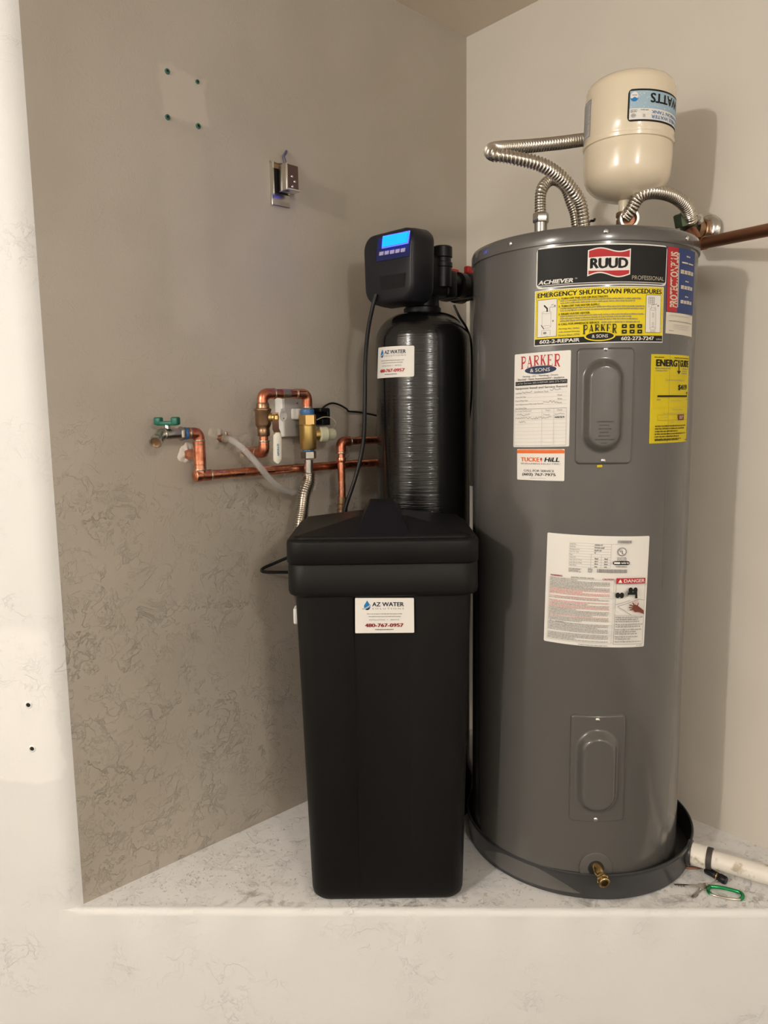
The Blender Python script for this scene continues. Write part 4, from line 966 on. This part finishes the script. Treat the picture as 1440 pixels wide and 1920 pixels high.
# --- hose bib line
o1 = .052
s0 = W(353, 852, 0); mid = s0+nL*o1                     # where the stub meets the riser
bot = V((mid.x, mid.y, W(375, 892, o1).z)); topz = W(372, 812, o1).z; top_ = V((mid.x, mid.y, topz))
run_end = wl(tt(W(705, 884, o1)), bot.z, o1)-uL*.22
bibline = thing('copper_pipe', tuple(s0), 'copper pipe run low on the left wall with tee and green handled tap', 'pipe')
mb = MB(); mb.tube([s0+nL*.0005, mid], FR, M_cop, 24); mb.tube([mid+V((0, 0, .034)), mid-V((0, 0, .034))], FR+.001, M_cop, 24)
ring(mb, mid+V((0, 0, .034)), (0, 0, 1), FR+.0015, .004, M_solder); ring(mb, mid-V((0, 0, .034)), (0, 0, 1), FR+.0015, .004, M_solder); mb.build('tee', bibline)
cpipe(bibline, [mid, top_], name='riser'); cpipe(bibline, [mid, bot], name='drop')
elbow(bibline, mid, bot, bot-uL, .026); cpipe(bibline, [bot, run_end], name='run')
mb = MB(); mb.lathe([(0, FR+.001), (.014, FR+.001), (.017, FR-.004)], bot+uL*.0, uL, M_cop, 22); mb.build('end_cap', bibline)
bdir = (uL+nL*.06).normalized(); dB = (W(312, 812, o1)-top_).length
elbow(bibline, mid, top_, top_+bdir, .026); t0_ = top_+bdir*.02
bib0 = top_+bdir*dB*.45
cpipe(bibline, [top_, bib0], name='pipe')
mb = MB(); ring(mb, bib0, bdir, .0142, .008, M_blue); qB = dB*.55
hexnut(mb, bib0+bdir*.010, bdir, .0162, .011, M_steel_d); mb.lathe([(.014, .0118), (qB*.6, .0128), (qB, .0138), (qB*1.3, .0130), (qB*1.5, .0118)], bib0, bdir, M_steel_d, 24)
sp0 = bib0+bdir*qB*1.4; spE = W(292, 829, o1+.035); sd = (spE-sp0).normalized()
mb.tube([bib0+bdir*qB*1.2, sp0, sp0+sd*.012, spE-sd*.012], [.0118, .0118, .0108, .0105], M_steel_d, 22)
mb.lathe([(0, .0118), (.003, .0142), (.015, .0142), (.015, .0112), (.006, .0105)], spE-sd*.014, sd, M_steel, 28, False); mb.lathe([(.009, .0108), (.0095, .0005)], spE-sd*.014, sd, M_bronze, 20)
ring(mb, bib0+bdir*qB*1.2, bdir, .0150, .005, M_steel)
bibo = mb.build('hose_bib', bibline); bibo['label'] = 'nickel hose tap'
st0 = top_+bdir*dB
mb = MB(); mb.tube([st0, st0+V((0, 0, .023))], [.0085, .0062], M_steel_d, 16); q = mb.build('stem', bibo); q.matrix_parent_inverse = Matrix.Identity(4)
hc = st0+V((0, 0, .024)); mb = MB(); hu = V((-.95, .30, 0)).normalized(); hv = V((0, 0, 1)).cross(hu)
mb.box(hc, hu, hv, hz, (.050, .014, .010), M_green, .003)
for s_ in (-1, 1): mb.box(hc+hu*(.022*s_)+V((0, 0, .005)), hu, hv, hz, (.018, .016, .018), M_green, .004)
q = mb.build('handle', bibo); q.matrix_parent_inverse = Matrix.Identity(4); q['label'] = 'green lever handle'
# --- looped line with ball valve and brass check valve
o2 = .085
s1 = W(459, 847, 0); m1 = s1+nL*o2; zT = W(530, 738, o2+.01).z
pR = W(577, 800, o2); 
m1t = V((m1.x, m1.y, zT)); pRt = V((pR.x, pR.y, zT)); zb = W(577, 765, o2).z
loop = thing('copper_loop', tuple(s1), 'upside-down U of copper pipe with lever valve and brass coupling on the left wall', 'pipe')
elbow(loop, s1, m1, m1t, .028); cpipe(loop, [s1+nL*.0005, m1, m1t, pRt, V((pR.x, pR.y, zb))], name='pipe', fr=.03)
elbow(loop, m1, m1t, pRt, .034); elbow(loop, m1t, pRt, pR, .034)
mb = MB(); mb.tube([m1t.lerp(pRt, .42), m1t.lerp(pRt, .58)], CRd+.0012, M_solder, 22); mb.build('solder_joint', loop)
vz = W(499, 783, o2).z; vc = V((m1.x, m1.y, vz)); v0 = W(499, 755, o2).z; v1 = W(499, 818, o2).z
mb = MB(); mb.lathe([(v1, .0135), (v1+.003, .0152), (vz-.030, .0152), (vz-.026, .0145), (vz-.020, .0175), (vz-.016, .0192), (vz+.014, .0192), (vz+.016, .0208), (vz+.021, .0208), (vz+.023, .0160), (v0-.003, .0155), (v0, .0138)], (m1.x, m1.y, 0), (0, 0, 1), M_bronze, 32)
vd = (nL*.75-uL*.66).normalized(); stm = vc+vd*.022
mb.lathe([(0, .0115), (.007, .0105), (.009, .0085), (.014, .0085)], vc+vd*.014, vd, M_brass, 20); hexnut(mb, vc+vd*.034, vd, .0085, .007, M_brass); vb = mb.build('ball_valve', loop); vb['label'] = 'bronze ball valve'
l0 = vc+vd*.030; l1 = W(517, 804, .122); l2 = W(520, 811, .134); l3 = W(520, 869, .134)
mb = MB(); s_ = (-uL*.95+nL*.3).normalized(); s_ = (s_-V((0, 0, 1))*s_.z).normalized()
def strap(mb, pts, wd, th, mt):
    vs = []; fs = []
    for i, p in enumerate(pts):
        a_, b_ = pts[max(0, i-1)], pts[min(len(pts)-1, i+1)]; d_ = (b_-a_).normalized(); nn = d_.cross(s_).normalized()
        for q1, q2 in ((-1, -1), (1, -1), (1, 1), (-1, 1)): vs.append(p+s_*(wd/2*q1)+nn*(th/2*q2))
    n_ = len(pts)
    for i in range(n_-1):
        for j in range(4): fs.append((i*4+j, i*4+(j+1) % 4, i*4+4+(j+1) % 4, i*4+4+j))
    fs += [(3, 2, 1, 0), tuple(range(4*n_-4, 4*n_))]; mb.add(vs, fs, mt)
strap(mb, [l0+V((0, 0, .012)), l0, l1, l2, l2-V((0, 0, .02))], .016, .003, M_bronze); q = mb.build('lever', vb); q.matrix_parent_inverse = Matrix.Identity(4)
mb = MB(); hp = []
hl = (l2-l3).length; nn = V((0, 0, 1)).cross(s_).normalized()
secs = []
for k, t in enumerate(lin(0, 1, 12)):
    wd = .0095*(sqrt(max(.05, 1-((t-.88)/.12)**2)) if t > .88 else (sqrt(max(.2, 1-((.06-t)/.06)**2)) if t < .06 else 1)); c = l2.lerp(l3, t)
    secs.append([c+s_*(x*wd*2)+nn*y for x, y in ((-.5, -.003), (-.35, -.0045), (.35, -.0045), (.5, -.003), (.5, .003), (.35, .0045), (-.35, .0045), (-.5, .003))])
mb.loft(secs, M_offw); q = mb.build('grip', vb, angle=50); q.matrix_parent_inverse = Matrix.Identity(4); q['label'] = 'ivory grip with blue lettering'
# blue lettering on the grip
class GP(Plane): pass
gn = nn if nn.dot(CAM-l2) > 0 else -nn
gs = s_ if s_.x > 0 else -s_
GPl = Plane(l2.lerp(l3, .5)+gn*.0046, gs, V((0, 0, 1)), gn)
L = Label(Fix(GPl, [(-.0035, hl*.16), (.0035, hl*.16), (.0035, -hl*.28), (-.0035, -hl*.28)]), [(0, 0), (1, 0), (2, 0), (3, 0)], M_offw, rad=.02, off=.0002)
L.text('APOLLO', .15, .05, .85, .95, P['water'], .03, rot=90)
mbp = L.pr; q = mbp.build('grip_lettering', vb, smooth=False, recalc=False); q.matrix_parent_inverse = Matrix.Identity(4)
# brass body on the down leg
zB0 = W(577, 843, o2).z; zB1 = W(577, 797, o2).z; zB2 = W(577, 782, o2).z; zB3 = W(577, 777, o2).z; zA = W(577, 770, o2).z
mb = MB(); mb.lathe([(zB0, .0195), (zB0+.003, .0216), (zB1-.002, .0216), (zB1, .0195), (zB2, .0190)], (pR.x, pR.y, 0), (0, 0, 1), M_brass, 36)
hexnut(mb, (pR.x, pR.y, (zB1+zB3)/2), (0, 0, 1), .0226, abs(zB3-zB1), M_brass2, .4); o = mb.build('check_valve', loop); o['label'] = 'sandcast brass check valve'
mb = MB(); ring(mb, (pR.x, pR.y, (zA+zB3)/2+.001), (0, 0, 1), .0172, abs(zA-zB3)+.004, M_blue); mb.build('blue_tape', loop)['label'] = 'blue thread sealant'
mb = MB(); ring(mb, (pR.x, pR.y, zB0-.004), (0, 0, 1), .0160, .010, M_blue); mb.build('blue_tape', loop)['label'] = 'blue thread sealant'
bd = (-uL*.93+nL*.3).normalized(); pc = V((pR.x, pR.y, W(577, 815, o2).z))
mb = MB(); mb.lathe([(.018, .0150), (.030, .0150), (.031, .0130), (.036, .0130)], pc, bd, M_brass, 20); q = mb.build('side_port', o); q.matrix_parent_inverse = Matrix.Identity(4)
mb = MB(); mb.lathe([(.030, .0165), (.033, .0205), (.050, .0205), (.053, .0165), (.056, .0150), (.070, .0150), (.074, .0120)], pc, bd, M_clearp, 12); q = mb.build('plastic_cap', o); q.matrix_parent_inverse = Matrix.Identity(4); q['label'] = 'milky plastic cap'
mb = MB(); mb.tube(spline([pc+bd*.065+V((0, 0, .01)), W(630, 795, .06), W(622, 784, .05), W(607, 782, .04), W(594, 787, .03)], 8), .0013, M_clearp, 8); q = mb.build('cap_strap', o); q.matrix_parent_inverse = Matrix.Identity(4)
# flexible hose down behind the brine tank
zN = W(577, 853, o2).z
fx = thing('flexible_connector', (pR.x, pR.y, zN), 'corrugated steel hose dropping from the brass coupling behind the brine tank', 'hose')
mb = MB(); hexnut(mb, (pR.x, pR.y, zN), (0, 0, 1), .0200, .020, M_steel_d, .3); mb.build('nut', fx)
q1 = V((pR.x, pR.y, zN-.012)); q2 = V((pR.x-.001, pR.y, W(576, 886, o2).z))
mb = MB(); mb.tube([q1, q2], .0115, M_steel_d, 22); mb.build('sleeve', fx)
p4 = W(567, 955, .095); p5 = W(562, 990, .105); p6 = W(558, 1040, .11)
mb = MB(); corrugated(mb, spline([q2, V((q2.x, q2.y, q2.z-.02)), W(571, 925, .09), p4, p5, p6, p6+V((.02, .02, -.16)), V((-.07, 2.03, .42)), V((-.03, 2.10, .36)), V((.0, 2.15, .42)), V((.01, 2.17, .55))], 14), .0160, .0018, .0058, M_steel, 20); mb.build('corrugated_tube', fx, angle=70)
# right hand copper elbow going behind the resin tank
o3 = .092
rc = W(639, 828, o3); rz = rc.z; rb = V((rc.x, rc.y, W(638, 935, o3).z)); re = wl(tt(rc)-.16, rz, o3)
ce = thing('copper_elbow_pipe', tuple(rb), 'copper pipe rising behind the brine tank and bending right to the resin tank', 'pipe')
cpipe(ce, [rb-V((0, 0, .02)), rc, re], name='pipe', r=CRd-.001)
elbow(ce, rb, rc, re, .03); mb = MB(); ring(mb, V((rc.x, rc.y, W(638, 862, o3).z)), (0, 0, 1), FR, .012, M_cop); mb.build('coupling', ce)
mb = MB(); zz = W(638, 940, o3).z; mb.lathe([(zz-.03, .0145), (zz-.022, .0145), (zz-.021, .0125), (zz-.016, .0125), (zz-.015, .0145), (zz-.008, .0145), (zz-.006, .012), (zz+.012, .012)], (rc.x, rc.y, 0), (0, 0, 1), M_bronze, 24); mb.build('threaded_adapter', ce)
hh3 = thing('flexible_connector', (rc.x, rc.y, .5), 'steel hose below the right copper elbow, hidden by the brine tank lid', 'hose')
mb = MB(); corrugated(mb, [V((rc.x, rc.y, zz-.03)), V((rc.x, rc.y, zz-.12)), V((rc.x+.002, rc.y, zz-.35))], .0135, .0013, .006, M_steel, 14); mb.build('corrugated_tube', hh3, angle=70)
# clear drain hose with barb
dh = thing('drain_hose', tuple(W(412, 822, 0)), 'clear vinyl drain hose drooping across the left wall from a clamped barb', 'hose')
b0_ = W(412, 822, 0)
mb = MB(); mb.lathe([(-.01, .009), (.012, .009), (.013, .011), (.022, .011)], b0_, (nL-uL*.3).normalized(), M_dcop, 16); mb.build('barb', dh)
path = spline([W(420, 822, .022), W(432, 824, .045), W(449, 835, .070), W(467, 853, .085), W(486, 874, .094), W(505, 897, .090), W(527, 915, .078), W(548, 923, .058), W(566, 922, .045), W(590, 915, .035)], 8)
mb = MB(); mb.tube(path, .0082, M_vinyl, 18, False); mb.tube(path, .0058, M_vinyl, 14, False); mb.build('tube', dh)
mb = MB(); d_ = (path[3]-path[1]).normalized(); ring(mb, path[2], d_, .0105, .008, M_steel); mb.box(path[2]+V((0, 0, .012)), d_, d_.cross(hz).normalized(), hz, (.012, .008, .008), M_steel, .001); mb.build('hose_clamp', dh)

# ------------------------------------------------------------ electrical
def wallquad(mb, cor, off0, off1, mt, bev=0):
    pp = [W(*c) for c in cor]; t0 = sum(tt(pp[i]) for i in (0, 3))/2; t1 = sum(tt(pp[i]) for i in (1, 2))/2; z1 = (pp[0].z+pp[1].z)/2; z0 = (pp[2].z+pp[3].z)/2
    mb.box(wl((t0+t1)/2, (z0+z1)/2, (off0+off1)/2), -uL, nL, hz, (abs(t1-t0), abs(off1-off0), abs(z1-z0)), mt, bev)
ol = thing('power_outlet', tuple(W(540, 780, 0)), 'wall outlet with a grey cover plate behind the copper loop', 'outlet')
mb = MB(); wallquad(mb, [(516, 744), (566, 746), (566, 817), (516, 819)], 0, .030, M_white, .002); mb.build('surface_box', ol)
mb = MB(); wallquad(mb, [(519, 745), (566, 747), (566, 816), (519, 818)], .030, .034, M_grey, .0015); mb.build('cover_plate', ol)
for y in (756, 799):
    mb = MB(); mb.lathe([(.033, .0035), (.0355, .003), (.0358, .0005)], W(541, y, 0), nL, M_chrome, 10); mb.build('plate_screw', ol)
pa = thing('power_adapter', tuple(W(560, 777, .03)), 'white plug adapter in the wall outlet with a round white tag', 'adapter')
mb = MB(); wallquad(mb, [(530, 766), (556, 767), (556, 786), (530, 787)], .034, .062, M_white, .004); mb.build('plug_body', pa)
mb = MB(); c_ = W(531, 780, .070); mb.lathe([(-.0012, .0125), (.0012, .0125)], c_, (nL-uL*.2).normalized(), M_white, 28)
mb.lathe([(-.0012, .0075), (.0012, .0075)], c_+V((0, 0, .012)), (nL-uL*.2).normalized(), M_white, 20); mb.lathe([(.0012, .0018), (.0015, .0018)], c_+V((0, 0, -.006)), (nL-uL*.2).normalized(), M_dark, 12); mb.build('safety_tag', pa)
bp2 = thing('power_supply', tuple(W(595, 780, .02)), 'black plug-in transformer right of the copper loop with thin cord', 'power supply')
mb = MB(); wallquad(mb, [(568, 766), (603, 767), (603, 797), (568, 797)], .0, .008, M_blk, .002); wallquad(mb, [(585, 764), (603, 766), (603, 773), (585, 773)], .0, .035, M_blk, .003); wallquad(mb, [(589, 785), (603, 786), (603, 797), (589, 797)], .0, .035, M_blk, .003); wallquad(mb, [(599, 766), (604, 766), (604, 797), (599, 797)], .0, .035, M_blk, .002); mb.build('housing', bp2)
mb = MB(); mb.tube(spline([W(602, 769, .02), W(610, 761, .02), W(622, 756, .022), W(636, 759, .022), W(650, 767, .02), W(654, 771, .02), W(675, 773, .02), W(705, 779, .02), W(730, 785, .02)], 8), .0027, M_blk, 10); mb.build('cord', bp2)
# open electrical box high on the wall
eb = thing('electrical_box', tuple(W(525, 345, 0)), 'open metal electrical box with a loose receptacle high on the left wall', 'electrical box')
mb = MB()
wallquad(mb, [(505, 305), (507.5, 305), (510, 367), (507.5, 367)], -.01, .012, M_chrome)
wallquad(mb, [(505, 303), (541, 309), (541, 313), (505, 307)], -.01, .004, M_steel_d); wallquad(mb, [(538, 310), (541, 310), (541, 366), (538, 366)], -.01, .004, M_steel_d)
wallquad(mb, [(508, 318), (540, 318), (540, 366), (508, 366)], .0005, .0015, M_dark); wallquad(mb, [(509, 307), (540, 309), (540, 319), (509, 318)], .001, .004, M_bronze); mb.build('metal_box', eb)
mb = MB(); wallquad(mb, [(509, 364), (541, 366), (541, 389), (509, 386)], .003, .006, M_steel_d, .001); wallquad(mb, [(506, 365), (509.5, 365), (510.5, 386), (507, 385)], .0, .009, M_chrome, .001); mb.build('mounting_ear', eb)
mb = MB(); wallquad(mb, [(517, 315), (540, 319), (540, 364), (517, 364)], .018, .045, M_brownpl, .003); mb.build('receptacle', eb)['label'] = 'loose brown receptacle'
mb = MB(); wallquad(mb, [(516, 316), (518.5, 318), (518.5, 362), (516, 362)], .044, .048, M_chrome, .0008)
a0_, a1_ = W(524, 322, .055), W(524, 360, .055); wallquad(mb, [(514.5, 314), (517, 314), (517, 363), (514.5, 363)], .018, .050, M_steel, .001); wallquad(mb, [(516, 361), (541, 363), (541, 366), (516, 365)], .018, .050, M_chrome, .001); mb.build('mounting_strap', eb)
mb = MB()
for dx, dy in ((547, 331), (552, 341), (548, 350)):
    c_ = W(dx, dy, .045); mb.lathe([(-.002, .0034), (.0015, .0034), (.0025, .002)], c_, nL, M_chrome, 10)
mb.build('terminal_screws', eb)
mb = MB(); mb.tube(spline([W(538, 322, .02), W(537, 312, .015), W(534, 300, .012), W(532, 293, .008), W(536, 286, .004), W(537, 283, -.004)], 6), .0034, mat('violet_wire', (.10, .09, .15), .5), 8); mb.build('wire', eb)
# screw anchors
for x, y, lab in ((313.5, 134, 'green wall anchor at the upper left of the pale patch'), (370, 153.5, 'small screw anchor with torn rim, upper right of the pale patch'), (314, 220, 'green wall anchor at the lower left of the pale patch'), (371.5, 236.5, 'dark green wall anchor at the lower right of the pale patch')):
    p = W(x, y, 0); t_ = thing('wall_anchor', tuple(p), lab, 'wall anchor', 'wall anchors left by a removed fixture')
    sm = .8 if x == 370 else 1
    mb = MB(); mb.lathe([(-.004, .0055*sm), (.0, .0062*sm), (.0022, .0060*sm), (.0030, .0045*sm), (.0030, .0030*sm), (-.003, .0026*sm)], p, nL, M_anchor, 16, False); mb.build('anchor_body', t_)
    mb = MB(); mb.lathe([(.0, .0030*sm), (.0005, .0005)], p, nL, M_dark, 12); mb.build('anchor_hole', t_)
# crumbs of plaster on the ledge
mb = MB(); R = random.Random(11)
for k in range(150):
    x = R.gauss(430, 60); y = R.gauss(1650, 22)
    if y > 1692 or y < 1560 or x < 300 or x > 560: continue
    p = atZ(x, y, .0015); s_ = R.uniform(.0008, .0028); a = R.uniform(0, 3)
    mb.box(p, (cos(a), sin(a), 0), (-sin(a), cos(a), 0), (0, 0, 1), (s_*R.uniform(1, 3), s_, s_*.7), M_lump, s_*.2)
o = tag(mb.build('plaster_crumbs', smooth=False), 'crumbs of white plaster scattered on the ledge left of the brine tank', 'crumbs'); o['kind'] = 'stuff'
